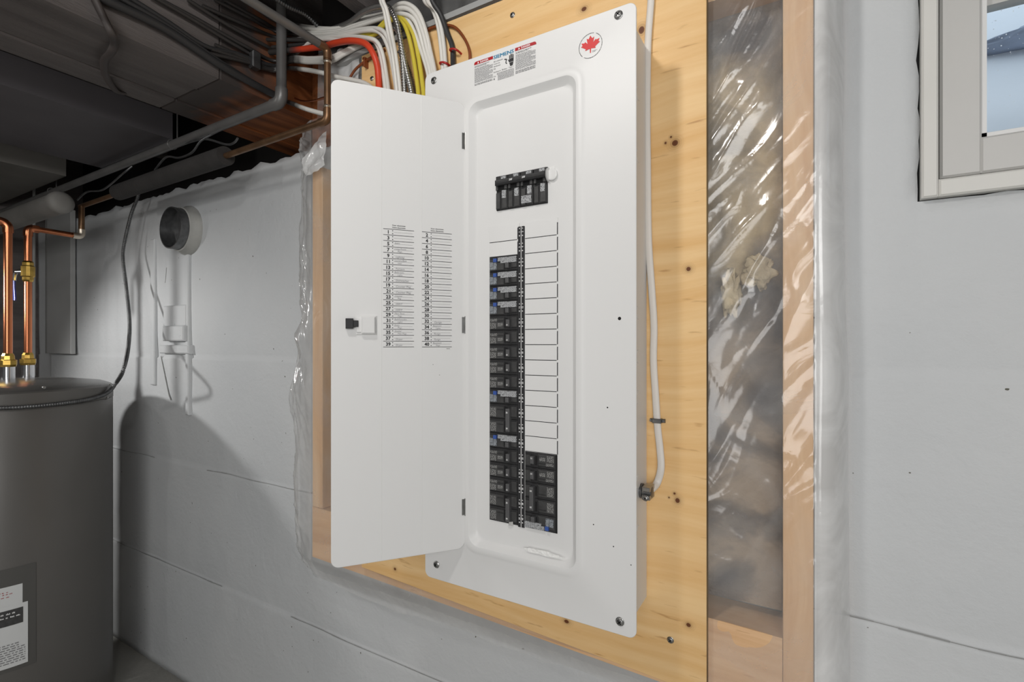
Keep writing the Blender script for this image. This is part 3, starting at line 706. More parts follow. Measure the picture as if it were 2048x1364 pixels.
for k in range(3):
    a, b = lu[k], lu[k+1]-.0022
    if k != 1:
        z = ltop-.0082
        for i in range(2): dashes(pr, (a+.001, LY, z), X, Z, (b-a)*(.8-.15*i), .0010); z -= .0018
        z -= .0008
        for i in range(15): dashes(pr, (a+.001, LY, z), X, Z, (b-a)*(1 if i % 5 else .8), .00085); z -= .00172
        z -= .0012
        for i in range(3 if k == 2 else 2): dashes(pr, (a+.001, LY, z), X, Z, (b-a)*.98, .0011); z -= .0018
    else:
        for i, t in enumerate(('EQ Loadcentre', 'Centre de', 'distribution', 'EQ')):
            write(pr, t, (a+.0006, LY, ltop-.0118-.0042*i), X, Z, .0022, .005)
        write(pr, 'Enclosure  Boîtier - Type 1', (a+.0006, LY, ltop-.0300), X, Z, .0022, .005, width=(b-a)*.97)
        z = ltop-.0328
        for i in range(2): dashes(pr, (a+.007, LY, z), X, Z, (b-a)-.007, .0009); z -= .0018
        write(pr, 'CSA', (a, LY, z-.001), X, Z, .002, .0)
        for i in range(6): dashes(pr, (a+.009, LY, z), X, Z, (b-a)-.009, .00085); z -= .00165
        pr.quad((a+.0005, LY, z+.0045), (a+.0027, LY, z+.0045), (a+.0027, LY, z+.0067), (a+.0005, LY, z+.0067))
build_small = pr; pr = MB()
# hand and spark pictogram
hx, hz = lu[2]-.0115, ltop-.0198
for i, (dx, h0) in enumerate(((0, .0072), (.0023, .0086), (.0046, .0082), (.0069, .0072))):
    pr.quad((hx+dx, LY, hz+.003), (hx+dx+.0017, LY, hz+.003), (hx+dx+.0017, LY, hz+.004+h0), (hx+dx, LY, hz+.004+h0))
pr.poly([(hx, LY, hz+.003), (hx-.002, LY, hz+.0052), (hx-.0026, LY, hz+.0046), (hx, LY, hz-.0005), (hx+.0086, LY, hz-.0005), (hx+.0086, LY, hz+.0045), (hx, LY, hz+.0045)])
pr.poly([(hx+.0002, LY, hz-.0012), (hx+.002, LY, hz-.0072), (hx+.0068, LY, hz-.0072), (hx+.0084, LY, hz-.0012)])
zz_ = [(-.0095, .0072), (-.005, .0062), (-.0068, .0008), (-.0045, -.0014)]
for (a, b), (c, d) in zip(zz_[:-1], zz_[1:]):
    n_ = Vector((d-b, 0, -(c-a))).normalized()*.0008
    p, q = Vector((hx+a, LY, hz+b)), Vector((hx+c, LY, hz+d)); pr.quad(p-n_, p+n_, q+n_, q-n_)
build('label_print', build_small, M['print_soft'], cover, fix=False)['label'] = 'small lettering of the warning label'
build('hand_pictogram', pr, M['print'], cover, fix=False)['label'] = 'black hand and spark pictogram'
build('danger_bar', rd_l, M['danger'], cover, fix=False)['label'] = 'red danger bar at the left of the warning label'; build('danger_bar', rd, M['danger'], cover, fix=False)['label'] = 'red danger bar at the right of the warning label'
build('brand_lettering', tl, M['teal'], cover, fix=False)['label'] = 'teal lettering'
# maple leaf decal
lc = at(1181, 90, CY); half = [(0, 1), (.19, .64), (.40, .76), (.30, .16), (.56, .46), (.63, .34), (.96, .42), (.84, .12), (1.0, .02), (.50, -.36), (.56, -.54), (.07, -.44)]
pts = half+[(.05, -.92), (-.05, -.92)]+[(-x, y) for x, y in half[:0:-1]]
lf = MB().poly([(lc.x+x*.0155, LY, lc.z+.0005+y*.0140) for x, y in pts])
bm_ = build('maple_leaf', lf, M['leafred'], cover, fix=False); bm_['label'] = 'red maple leaf'
rg = MB()
for i in range(64):
    if i in (11, 12, 40, 41): continue
    a0 = 2*PI*i/64; a1 = a0+2*PI/64*random.choice((.9, .75, .6)); q = []
    for rr, a in ((.0184, a0), (.0192, a0), (.0192, a1), (.0184, a1)): q.append((lc.x+rr*math.cos(a), LY, lc.z-.001+rr*math.sin(a)))
    rg.quad(*q)
dashes(rg, (lc.x+.003, LY, lc.z-.0105), X, Z, .008, .0006); dashes(rg, (lc.x+.003, LY, lc.z-.012), X, Z, .005, .0006)
build('emblem_ring', rg, M['print'], cover, fix=False)
# torn paper residue at the foot of the recess and on its right rib
M['residue'] = mat('torn_paper_residue', (240, 240, 238), .8, bump=.4, bscale=200)
def residue(p, w, h, seed):
    pts = []
    for i in range(40):
        a = 2*PI*i/40; r_ = 1+.45*noise.noise((math.cos(a)*2.2+seed, math.sin(a)*2.2, 0))
        pts.append((p.x+w*r_*math.cos(a), p.y, p.z+h*r_*math.sin(a)))
    return MB().poly(pts)
build('paper_residue', residue(at(1085, 1106, CY+.0035), .034, .004, 1), M['residue'], cover, fix=False)

# ---- breakers
P = .0254; RZ1 = H+(688-478.5)/1190.6            # foot of the first row
XA0, XA1 = at(980, 700, DY).x, at(1036, 700, DY).x
XB0, XB1 = at(1051, 700, DY).x, at(1114.5, 700, DY).x
BW = XA1-XA0
def row_foot(k): return RZ1-P*(k-1)
# local breaker frame: x across (label side 0, handle side BW), z up from the foot, -y outwards
def base_mesh(rows):
    b_ = MB()
    for i in range(rows):
        z = i*P
        b_.box((.0004, -.0016, z+.0006), (BW-.0004, .004, z+P-.0006), .0007)
        b_.cur = 1
        b_.box((.0018, -.0030, z+.0022), (BW*.56, 0, z+P-.0045), .0006)
        b_.box((BW*.80, -.0036, z+.0050), (BW-.0010, 0, z+P-.0032), .0006)
        b_.cur = 0
        b_.box((BW*.53, -.0046, z+.0040), (BW*.57, 0, z+P-.0030), .0005); b_.box((BW*.78, -.0042, z+.0040), (BW*.805, 0, z+P-.0030), .0005)
        b_.box((BW*.30, -.0042, z+P-.0095), (BW*.545, 0, z+P-.0085), .0002)
        b_.cur = 2; b_.box((BW*.58, -.0020, z+.0050), (BW*.66, 0, z+P-.0045)); b_.cur = 0
    return b_
def make_std():
    o = build('circuit_breaker', base_mesh(1), [M['black'], M['black2'], M['hole']], panel, loc=(0, 0, 0))
    build('toggle', MB().box((BW*.655, -.0092, .0058), (BW*.775, 0, .0182), .0012), M['toggle'], o, loc=(0, 0, 0))
    t = MB(); write(t, '15', (BW*.715, -.0095, .0075), Vector((1,0,0)), Vector((0,0,1)), .0026, 0.02, center=True)
    build('rating_number', t, M['white_print'], o, fix=False, loc=(0, 0, 0))
    s = MB(); s.box((BW*.05, -.0033, .0030), (BW*.26, -.002, .0135)); s.box((BW*.05, -.0033, .0155), (BW*.30, -.002, .0200)); s.box((BW*.31, -.0033, .0068), (BW*.48, -.002, .0125))
    s.poly([(BW*.48, -.0033, .0055), (BW*.52, -.0033, .0097), (BW*.48, -.0033, .0138)])
    build('rating_print', s, M['stick_dk'], o, loc=(0, 0, 0))
    return o
def make_afci():
    o = build('circuit_breaker', base_mesh(1), [M['black'], M['black2'], M['hole']], panel, loc=(0, 0, 0)); o['label'] = 'breaker with pale stickers and a blue test button'
    build('toggle', MB().box((BW*.63, -.0092, .0040), (BW*.75, 0, .0125), .0012), M['toggle'], o, loc=(0, 0, 0))
    s = MB(); s.box((BW*.34, -.0050, .0172), (BW*.985, -.002, .0236)); s.box((BW*.44, -.0050, .0136), (BW*.985, -.002, .0175))
    build('warning_sticker', s, M['stick_lt'], o, loc=(0, 0, 0))
    build('rating_sticker', MB().box((BW*.05, -.0046, .0032), (BW*.29, -.002, .0165)), M['stick_gr'], o, loc=(0, 0, 0))
    build('test_button', MB().box((BW*.19, -.0072, .0158), (BW*.30, -.002, .0222), .0006), M['afci_blue'], o, loc=(0, 0, 0))
    return o
def make_two():
    o = build('circuit_breaker', base_mesh(2), [M['black'], M['black2'], M['hole']], panel, loc=(0, 0, 0)); o['label'] = 'two-pole breaker with a tied handle'
    build('tie_handle', MB().box((BW*.655, -.0105, .0055), (BW*.79, 0, P*2-.0065), .0015), M['toggle'], o, loc=(0, 0, 0))
    t = MB()
    for z in (.010, P*2-.014): write(t, '30', (BW*.72, -.0108, z), Vector((1,0,0)), Vector((0,0,1)), .0028, .02, center=True)
    build('rating_number', t, M['white_print'], o, fix=False, loc=(0, 0, 0))
    s = MB()
    for z in (0, P): s.box((BW*.05, -.0033, z+.0035), (BW*.26, -.002, z+.0185))
    build('rating_print', s, M['stick_dk'], o, loc=(0, 0, 0))
    return o
proto = {}
def put(kind, row, side):
    first = kind not in proto
    if first: proto[kind] = {'s': make_std, 'a': make_afci, 'd': make_two}[kind]()
    o = proto[kind] if first else dup(proto[kind], panel)
    rows = 2 if kind == 'd' else 1; off = Vector(panel.location)
    zf = row_foot(row+rows-1)
    if side == 'L': o.location = Vector((XA0, DY-.0002, zf))-off; o.rotation_euler = (0, 0, 0)
    else: o.location = Vector((XB0+BW, DY-.0002, zf+P*rows))-off; o.rotation_euler = (0, PI, 0)
build('breaker_backing', MB().box((XA0-.0004, DY-.0006, row_foot(20)-.0004), (XA1+.0004, DY+.001, row_foot(3)+P)).box((XB0-.0004, DY-.0006, row_foot(20)-.0004), (XB1+.0004, DY+.001, row_foot(16)+P)), M['hole'], panel)
for k in (3, 4, 5, 6, 12, 15): put('a', k, 'L')
for k in (7, 8, 9, 10, 11, 16, 17, 18): put('s', k, 'L')
for k in (13, 19): put('d', k, 'L')
for k in (16, 17): put('s', k, 'R')
put('d', 18, 'R'); put('a', 20, 'R')
# filler plates over the empty ways, with a dark slot below and beside each
build('filler_slots', MB().box((XB0-.0005, DY-.0004, row_foot(15)+.0006), (XB1+.0012, DY+.001, row_foot(1)+P-.004)).box((XA0-.0005, DY-.0004, row_foot(2)), (XA1+.0012, DY+.001, row_foot(1)+P-.004)), M['print'], panel)
fp = None
for side, rows in (('R', range(1, 16)), ('L', (1, 2))):
    for k in rows:
        if fp is None:
            fp = build('filler_plate', MB().box((0, -.0012, .0013), (XB1-XB0+.0004, .0012, P+.0001), .0002).box((XB1-XB0, -.0010, P-.0026), (XB1-XB0+.0022, .0010, P+.0012)), M['white'], panel, loc=(0, 0, 0)); o = fp
        else: o = dup(fp, panel)
        x = XB0-.0005 if side == 'R' else XA0-.001
        o.location = Vector((x, DY-.0003, row_foot(k)))-Vector(panel.location)
        if side == 'L': o.scale.x = .962
# hide the slots' left and top ends under a strip of cover
build('filler_plate', MB().box((XB0-.0008, DY-.0014, row_foot(1)+P-.0045), (XB1+.0016, DY, row_foot(1)+P+.003)).box((XA0-.002, DY-.0014, row_foot(1)+P-.0045), (XA1+.0030, DY, row_foot(1)+P+.003)), M['white'], panel)
# number strips
sx0, sx1 = at(1037.3, 700, DY).x, at(1049.6, 700, DY).x; mid = (sx0+sx1)/2; zs_t, zs_b = H+.198, H-.3085
build('number_strip', MB().box((sx0, DY-.0022, zs_b), (mid-.0007, DY, zs_t)).box((mid+.0007, DY-.0022, zs_b), (sx1, DY, zs_t)), M['print'], panel)
build('strip_divider', MB().box((mid-.0007, DY-.0018, zs_b), (mid+.0007, DY, zs_t)), M['white'], panel)
nm = MB(); wl = (mid-sx0)
for k in range(1, 21):
    for c_x, num in (((sx0+mid)/2, 2*k-1), ((sx1+mid)/2, 2*k)):
        zc = row_foot(k)+P*.5; y_ = DY-.0026
        write(nm, str(num), (c_x+.0014, y_, zc), Z, -X, .0029, .03, center=True)
        nm.poly([(c_x-.0010, y_, zc+.0052), (c_x+.0010, y_, zc+.0052), (c_x, y_, zc+.0073)])
        nm.quad((c_x-.0009, y_, zc-.0072), (c_x+.0009, y_, zc-.0072), (c_x+.0009, y_, zc-.0054), (c_x-.0009, y_, zc-.0054))
build('circuit_numbers', nm, M['white_print'], panel, fix=False)
# main breaker
mx0, mx1, mz0, mz1 = at(994, 380, DY).x, at(1096, 380, DY).x, H+.2305, H+.2895
mm = MB(); mm.box((mx0, DY-.0012, mz0), (mx1, DY+.003, mz1))
pw = (mx1-mx0)/4
for i in range(4):
    a = mx0+pw*i
    mm.cur = 0; mm.box((a+.0006, DY-.004, mz0+.001), (a+pw-.0006, DY, mz0+.030), .0006)
    mm.cur = 1; mm.box((a+.002, DY-.0068, mz0+.002), (a+.010, DY, mz0+.029), .0006); mm.box((a+.013, DY-.0056, mz0+.002), (a+pw-.002, DY, mz0+.033), .0006)
    mm.box((a+.001, DY-.006, mz0+.034), (a+.005, DY, mz0+.042), .0005); mm.box((a+.018, DY-.006, mz0+.034), (a+.023, DY, mz0+.042), .0005)
    mm.cur = 0; mm.box((a+.0006, DY-.005, mz1-.009), (a+pw-.0006, DY, mz1-.0008), .0006)
    mm.cur = 2; mm.box((a+.0055, DY-.002, mz0+.0325), (a+.0175, DY, mz0+.046))
mbk = build('main_breaker', mm, [M['black'], M['black2'], M['hole']], panel)
build('handle_bar', MB().tube([(mx0+.004, DY-.0075, mz1-.0135), (mx1-.001, DY-.0075, mz1-.0135)], .0050, 10).box((mx0+.002, DY-.010, mz1-.018), (mx1-.002, DY, mz1-.009)), M['black'], mbk, smooth=True)
s = MB()
for i in range(4): s.box((mx0+pw*i+.0135, DY-.0060, mz0+.019), (mx0+pw*i+.0215, DY-.005, mz0+.0325))
s.box((mx0+pw*2+.003, DY-.0074, mz0+.004), (mx0+pw*2+.022, DY-.005, mz0+.0165))
for i in range(4): s.box((mx0+pw*i+.011, DY-.0054, mz1-.0065), (mx0+pw*i+.021, DY-.004, mz1-.002))
build('rating_print', s, M['stick_lt'], mbk)
t = MB()
for i in (1, 2): write(t, '200', (mx0+pw*i+.007, DY-.0129, mz1-.0145), X, Z, .003, .02, shear=.2)
build('rating_number', t, M['white_print'], mbk, fix=False)
lk = MB().box((mx1+.0008, DY-.0012, mz1-.012), (mx1+.013, DY, mz1-.001), .0004)
lk.poly([(mx1+.0012, DY, mz1-.026)]+[(mx1+.0012, DY-.013*math.sin(a), mz1-.014-.012*math.cos(a)) for a in [PI*i/10 for i in range(1, 10)]]+[(mx1+.0012, DY, mz1-.002)])
lk.poly([(mx1+.0030, DY, mz1-.026)]+[(mx1+.0030, DY-.013*math.sin(a), mz1-.014-.012*math.cos(a)) for a in [PI*i/10 for i in range(1, 10)]]+[(mx1+.0030, DY, mz1-.002)])
lk.lathe([(0, .0095), (.004, .0095), (.0048, .008)], (mx1+.0085, DY, mz1-.0145), (0, -1, 0), 16)
build('lock_plate', lk, M['white'], mbk, fix=False)['label'] = 'white lock plate beside the handle'
c_ = at(1023, 1046, DY)
build('retaining_clip', MB().box((c_.x-.004, DY-.003, c_.z-.004), (c_.x+.004, DY, c_.z+.006), .0008), M['sash'], panel)

# ---- the door, standing open
HG = at(930, 700, CY); HG = Vector((HG.x, CY-.001, 0))
DV = Vector((-.1375, -.1765, 0)).normalized(); DN = Vector((.789, -.615, 0)).normalized(); DW = .2237
DN = Vector((-DV.y, DV.x, 0)) if Vector((-DV.y, DV.x, 0)).dot(Vector((.59, -.64, 0))) > 0 else Vector((DV.y, -DV.x, 0))
dz0, dz1 = H-.3633, H+.4292
def dw(t, n, z): return HG+DV*t+DN*n+Vector((0, 0, z))
def dloop(t0, t1, z0, z1, n, r, r2):
    out = []
    for x, z, y in rrect(t0, t1, z0, z1, n, r): pass
    return [dw(x, n, z) for x, y, z in rrect(t0, t1, z0, z1, n, r)]
dm = MB(); dm.loops([dloop(.001, DW-.001, dz0+.001, dz1-.001, -.0022, .012, 0), dloop(0, DW, dz0, dz1, -.0014, .013, 0), dloop(0, DW, dz0, dz1, -.0006, .013, 0), dloop(.0008, DW-.0008, dz0+.0008, dz1-.0008, 0, .0125, 0)], True, True)
door = build('door', dm, M['white'], panel, smooth=True, angle=30); door['label'] = 'white panel door with circuit directory standing open'
def dpx(px, py): p = atplane(px, py, HG, DN); return (p-HG).dot(DV), p.z
for px in (763, 843):
    t, _ = dpx(px, 700)
    build('crease', MB().tube([dw(t, -.0006, dz0+.004), dw(t, -.0006, dz1-.004)], .0010, 8), M['white'], door, smooth=True)
for py in (282, 650, 1014):
    _, z = dpx(926, py)
    hm = MB()
    for a, b, n0, n1 in ((-.0005, .0052, .0002, .0016),):
        q = [dw(a, n0, z-.014), dw(b, n0, z-.014), dw(b, n1, z-.014), dw(a, n1, z-.014)]
        hm.loops([q, [p+Vector((0, 0, .028)) for p in q]], True, True)
    hm.tube([dw(-.0015, .0015, z-.0155), dw(-.0015, .0015, z+.0155)], .0023, 10)
    build('hinge', hm, M['steel'], door, smooth=True)
# directory
pr = MB(); gr = MB(); pen = MB(); EX = -DV
NOTES = {5: ('Spare', ''), 7: ('Living Room', 'Plugs'), 9: ('', 'Lighting'), 11: ('Laundry/Bath', 'Heat'), 13: ('', 'Furnace'), 15: ('Bathroom', 'Lights'), 17: ('', 'Dishwasher'), 19: ('', 'Counter Plug'), 21: ('', 'Counter Plug'), 23: ('Counter', 'Plug'),
         25: ('', 'HWT'), 27: ('', 'HWT'), 29: ('Main Floor', 'Plugs'), 31: ('Bath/Laundry', 'Lights'), 33: ('Entry', 'Plugs'), 35: ('Smoke/', 'Main Plugs'), 37: ('', 'Dryer'), 39: ('', 'Dryer'), 32: ('', 'Garage'), 34: ('Basement', 'Lights'), 36: ('', 'Range'), 38: ('', 'Range'), 40: ('Basement', 'Plugs')}
for first, xa, xb, ya, yb in ((1, 766.5, 828, 457, 694), (2, 844, 903.5, 463.4, 694)):
    t0, zt0 = dpx(xa, ya); t1, _ = dpx(xb, ya); _, zb_ = dpx(xa+1.5, yb); pt = (zt0-zb_)/20; L_ = t0-t1
    def hl(m_, f0, f1, z, h): m_.quad(dw(t0-L_*f0, .0003, z), dw(t0-L_*f1, .0003, z), dw(t0-L_*f1, .0003, z+h), dw(t0-L_*f0, .0003, z+h))
    write(pr, 'Your electrician', dw(t0-L_*.28, .0003, zt0+.0058), EX, Z, .0021, .02, width=L_*.44)
    write(pr, 'Votre électricien', dw(t0-L_*.28, .0003, zt0+.0022), EX, Z, .0021, .02, width=L_*.44)
    for i in range(21): hl(pr, 0, 1, zt0-pt*i-.0004, .0008)
    for i in range(20):
        num = first+2*i; zc = zt0-pt*(i+.5)
        write(pr, str(num), dw(t0-L_*.16, .0003, zc-.0028), EX, Z, .0058, .035, center=True)
        for dz in (.0024, -.0024):
            c_ = dw(t0-L_*.30, .0003, zc+dz); pr.poly([c_+EX*.0009*math.cos(a)+Z*.0009*math.sin(a) for a in [PI*j/3 for j in range(6)]])
        hl(gr, .34, .95, zc-.0001, .0003)
        if num in NOTES:
            a, b = NOTES[num]
            if a: write(pen, a, dw(t0-L_*.36, .0005, zc+.0008), EX, Z, .0028, -.004, shear=.25)
            if b: write(pen, b, dw(t0-L_*(.40 if not a else .46), .0005, zc-.0034), EX, Z, .0034 if not a else .0026, -.004, shear=.25)
write(pr, '08-2130', dw(dpx(893, 697)[0], .0003, dpx(893, 698)[1]), EX, Z, .0013, .02)
build('directory_lettering', pr, M['print'], door, fix=False)['label'] = 'printed circuit numbers and rules'
build('directory_lines', gr, M['print_grey'], door, fix=False); build('handwriting', pen, M['pencil'], door, fix=False)['label'] = 'faint pencilled circuit names'
# latch
def dbox(ta, tb, za, zb, n0, n1, e=.0008):
    ls = [[dw(ta+d, n, za+d), dw(tb-d, n, za+d), dw(tb-d, n, zb-d), dw(ta+d, n, zb-d)] for n, d in ((n0, 0), (n1-e, 0), (n1, e))] if False else \
         [[dw(t, n, z) for t, z in ((ta+d, za+d), (tb-d, za+d), (tb-d, zb-d), (ta+d, zb-d))] for n, d in ((n0, 0), (n1-e, 0), (n1, e))]
    return MB().loops(ls, True, True)
(ta, zA), (tb, zB) = dpx(750, 668), dpx(722, 633)
lt = dbox(ta, tb, zA, zB, 0, .0075, .002); lt.add(dbox(ta-.003, tb+.008, zA-.0015, zB+.0015, 0, .0015))
(tc_, zC), (td_, zD) = dpx(722, 665), dpx(714, 636)
lt.add(dbox(tc_-.002, td_+.001, zC, zD, 0, .004))
build('latch', lt, M['white'], door)
(ta, zA), (tb, zB) = dpx(706, 661), dpx(691, 637)
lb = dbox(ta, tb, zA+.003, zB, 0, .009); (ta, zA), (tb, zB) = dpx(716, 654), dpx(704, 641); lb.add(dbox(ta, tb, zA, zB, 0, .007))
build('latch_bolt', lb, M['print'], door)['label'] = 'black latch bolt'
for px, py in ((866, 729), (879, 750)):
    t, z = dpx(px, py); build('speck', MB().poly([dw(t+.0006*math.cos(a), .0003, z+.0006*math.sin(a)) for a in (0, 1, 2, 3, 4, 5)]), M['hole'], door, fix=False)

# ================================================================ CABLES OVER THE PANEL
def c2(x, y, d): return at(560+x/5.053, y/5.053, d)          # points measured in the close-up of the cable bundle
def cable(name, label, pts, r, m, cat='cable', group=None, k=8, flat=None, ff=.55, n=7):
    o = build(name, MB().tube(spline(pts, n), r, k, True, flat, ff), m, smooth=True, angle=60); tag(o, label, cat, group); return o
def ribbed(name, label, pts, r, m, pitch=.0058, k=10, cat='cable'):   # interlocked armour: a real corrugated tube
    P_ = spline(pts, 14); d = [0]
    for a, b in zip(P_[:-1], P_[1:]): d.append(d[-1]+(b-a).length)
    n = int(d[-1]/pitch*4); out = []; rad = []; j = 0
    for i in range(n+1):
        s = d[-1]*i/n
        while j < len(d)-2 and d[j+1] < s: j += 1
        t = (s-d[j])/max(1e-9, d[j+1]-d[j]); out.append(P_[j].lerp(P_[j+1], t)); rad.append(r*(1.05, .88, .72, .88)[i % 4])
    o = build(name, MB().tube(out, r, k, True, None, .5, rad), m, smooth=True, angle=0); tag(o, label, cat); return o
BXS = -1.236                                   # right-hand face of the beam, along which the dark cables run
def side(px, py): return atx(px, py, BXS)
foot = .40                                     # cables drop behind the door and cover into the box top
def drop(px): p = at(px, 300, .800); return Vector((p.x, .800, bz1-.004))
# dark runs on the beam that become the white cables at the bend
runs = {
 'A': [side(321, 0), side(395, 39), side(493, 94), side(556, 122)],
 'B': [side(376, 0), side(455, 50), side(532, 92), side(560, 104)],
 'C': [side(405, 12), side(493, 51), side(560, 76)],
 'D': [side(300, -10), side(380, 36), side(480, 96), side(552, 131)],
 'E': [side(430, 0), side(500, 36), side(562, 66)],
}
WC = 'white house wiring cables'
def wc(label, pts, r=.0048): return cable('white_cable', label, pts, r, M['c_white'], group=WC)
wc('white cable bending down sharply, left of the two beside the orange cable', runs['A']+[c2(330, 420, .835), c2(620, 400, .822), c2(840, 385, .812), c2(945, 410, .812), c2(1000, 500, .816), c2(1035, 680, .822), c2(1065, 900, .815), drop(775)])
wc('white cable bending down sharply, right of the two beside the orange cable', runs['D']+[c2(350, 405, .835), c2(700, 372, .815), c2(900, 388, .805), c2(985, 430, .808), c2(1035, 540, .814), c2(1070, 720, .822), c2(1095, 900, .815), drop(781)])
wc('white cable in the middle of the bundle running close behind the drop wires', runs['B']+[c2(400, 400, .838), c2(650, 350, .82), c2(880, 308, .806), c2(1000, 325, .806), c2(1070, 420, .812), c2(1125, 600, .82), c2(1175, 900, .815), drop(796)])
wc('white cable just under the yellow cables at the bend', runs['C']+[c2(420, 375, .838), c2(640, 335, .825), c2(860, 292, .812), c2(1020, 300, .800), c2(1100, 410, .806), c2(1150, 600, .816), c2(1195, 900, .812), drop(800)])
wc('white cable arching inside right beside the yellow cables', runs['E']+[c2(520, 340, .84), c2(760, 275, .83), c2(1010, 195, .82), c2(1170, 150, .81), c2(1270, 165, .81), c2(1350, 300, .815), c2(1430, 520, .822), c2(1500, 760, .815), drop(862)])
wc('white cable arching second from the yellow cables', [side(448, 0), side(520, 40), side(566, 62), c2(520, 320, .845), c2(800, 240, .835), c2(1040, 165, .822), c2(1230, 140, .806), c2(1345, 190, .806), c2(1410, 330, .812), c2(1465, 540, .82), c2(1520, 760, .812), drop(866)])
wc('white cable forming the outermost high arch of the bundle', [side(500, -10), side(560, 40), c2(520, 290, .85), c2(820, 190, .845), c2(1080, 130, .825), c2(1200, 45, .808), c2(1300, 45, .806), c2(1400, 130, .81), c2(1470, 310, .816), c2(1520, 520, .822), c2(1565, 740, .815), drop(874)])
wc('white cable tucked just below the outermost high arch', [side(480, -10), side(552, 42), c2(500, 305, .85), c2(800, 215, .842), c2(1080, 150, .82), c2(1190, 90, .803), c2(1290, 90, .802), c2(1380, 170, .806), c2(1445, 330, .812), c2(1500, 560, .82), c2(1545, 750, .812), drop(870)])
wc('white cable dropping from the joists, leftmost of the pair at the staple', [Vector((at(846, -40, .80).x-.03, at(846, -40, .80).y-.05, H+.995)), Vector((at(846, -40, .80).x-.012, at(846, -40, .80).y-.02, (H+.99+at(846, -40, .80).z)/2)), at(846, -40, .80), c2(1460, 0, .815), c2(1540, 90, .828), c2(1595, 250, .833), c2(1625, 450, .835), c2(1645, 690, .832), drop(889)])
wc('white cable dropping from the joists, right of the pair at the staple', [Vector((at(852, -40, .79).x-.03, at(852, -40, .79).y-.05, H+.995)), Vector((at(852, -40, .79).x-.012, at(852, -40, .79).y-.02, (H+.99+at(852, -40, .79).z)/2)), at(852, -40, .79), c2(1490, 0, .805), c2(1570, 95, .82), c2(1622, 250, .829), c2(1655, 450, .832), c2(1675, 690, .829), drop(895)])
cable('drop_cable', 'white cable hanging in front of all the other wires, left of two', [Vector((at(761, -30, .74).x-.03, at(761, -30, .74).y-.05, H+.995)), Vector((at(761, -30, .74).x-.012, at(761, -30, .74).y-.02, (H+.99+at(761, -30, .74).z)/2)), at(761, -30, .74), c2(1018, 0, .745), c2(1055, 110, .75), c2(1095, 330, .765), c2(1140, 560, .785), c2(1180, 900, .80), drop(797)], .0042, M['c_white'], group=WC)
cable('drop_cable', 'white cable hanging in front of all the other wires, right of two', [Vector((at(766, -30, .735).x-.03, at(766, -30, .735).y-.05, H+.995)), Vector((at(766, -30, .735).x-.012, at(766, -30, .735).y-.02, (H+.99+at(766, -30, .735).z)/2)), at(766, -30, .735), c2(1040, 0, .74), c2(1080, 110, .745), c2(1125, 330, .76), c2(1170, 560, .78), c2(1212, 900, .798), drop(802)], .0042, M['c_white'], group=WC)
WS = 'white cables stapled along the beam end'
for i, (dy, lb) in enumerate(((0, 'topmost of the three white cables running left at the copper pipe'), (20, 'middle of the three white cables running left at the copper pipe'), (40, 'lowest of the three white cables running left at the copper pipe'))):
    cable('white_cable', lb, [side(430-8*i, 90+8*i), side(500, 120+3*i), side(548, 138+2*i), c2(100, 585+dy, .845), c2(300, 590+dy, .835), c2(520, 575+dy, .83), c2(640, 520+dy*.8, .833), c2(760, 470+dy*.6, .845), c2(880, 430+dy*.5, .86)], .0050, M['c_white'], group=WS)
cable('white_cable', 'loose white cable passing behind the copper riser to the door top', [side(500, 132), side(548, 140), c2(60, 690, .85), c2(220, 700, .84), c2(400, 730, .835), c2(560, 775, .832), c2(840, 835, .83), c2(960, 920, .82)], .0056, M['c_white'], group=WS)
cable('white_cable', 'short white cable below the gas pipe elbow', [c2(20, 1010, .855), c2(120, 1045, .85), c2(260, 1100, .84), c2(440, 1150, .838), c2(640, 1190, .836)], .0058, M['c_white'], group=WS)
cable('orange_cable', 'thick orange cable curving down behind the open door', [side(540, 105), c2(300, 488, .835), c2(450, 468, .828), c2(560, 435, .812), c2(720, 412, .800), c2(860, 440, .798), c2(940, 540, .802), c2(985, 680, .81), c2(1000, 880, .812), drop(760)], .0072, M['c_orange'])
for dx, lb in ((0, 'yellow cable, left of the two in the bundle'), (52, 'yellow cable, right of the two in the bundle')):
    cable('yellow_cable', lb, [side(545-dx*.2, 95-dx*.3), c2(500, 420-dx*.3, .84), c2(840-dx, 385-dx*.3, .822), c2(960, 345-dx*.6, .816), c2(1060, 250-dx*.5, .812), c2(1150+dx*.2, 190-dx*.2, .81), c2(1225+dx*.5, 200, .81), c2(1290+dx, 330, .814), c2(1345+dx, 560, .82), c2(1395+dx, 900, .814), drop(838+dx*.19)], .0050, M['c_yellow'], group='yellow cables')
ribbed('armoured_cable', 'bright spiral armoured cable arching over the top of the bundle', [c2(420, 330, .88), c2(680, 238, .84), c2(850, 120, .81), c2(1010, 65, .795), c2(1110, 90, .79), c2(1175, 220, .79), c2(1215, 400, .797), c2(1270, 680, .808), c2(1325, 920, .81), drop(826)], .0062, M['bx'])
ribbed('armoured_cable', 'spiral armoured cable emerging under the yellow cables', [c2(900, 420, .86), c2(970, 375, .835), c2(1090, 310, .81), c2(1165, 280, .798), c2(1205, 350, .797), c2(1232, 560, .802), c2(1258, 900, .81), drop(811)], .0062, M['bx'])
ribbed('armoured_cable', 'dull armoured cable between the two bright ones at the door top', [c2(1210, 520, .82), c2(1270, 640, .822), c2(1310, 760, .822), c2(1345, 920, .82), drop(831)], .0055, M['steel_dark'])
ribbed('armoured_cable', 'dark armoured cable along the joist above the copper elbow', [atx(524, -20, -1.08), atx(575, 12, -1.08), atx(612, 30, -1.08), c2(420, 300, .86), c2(470, 330, .86)], .006, M['steel_dark'], .006)
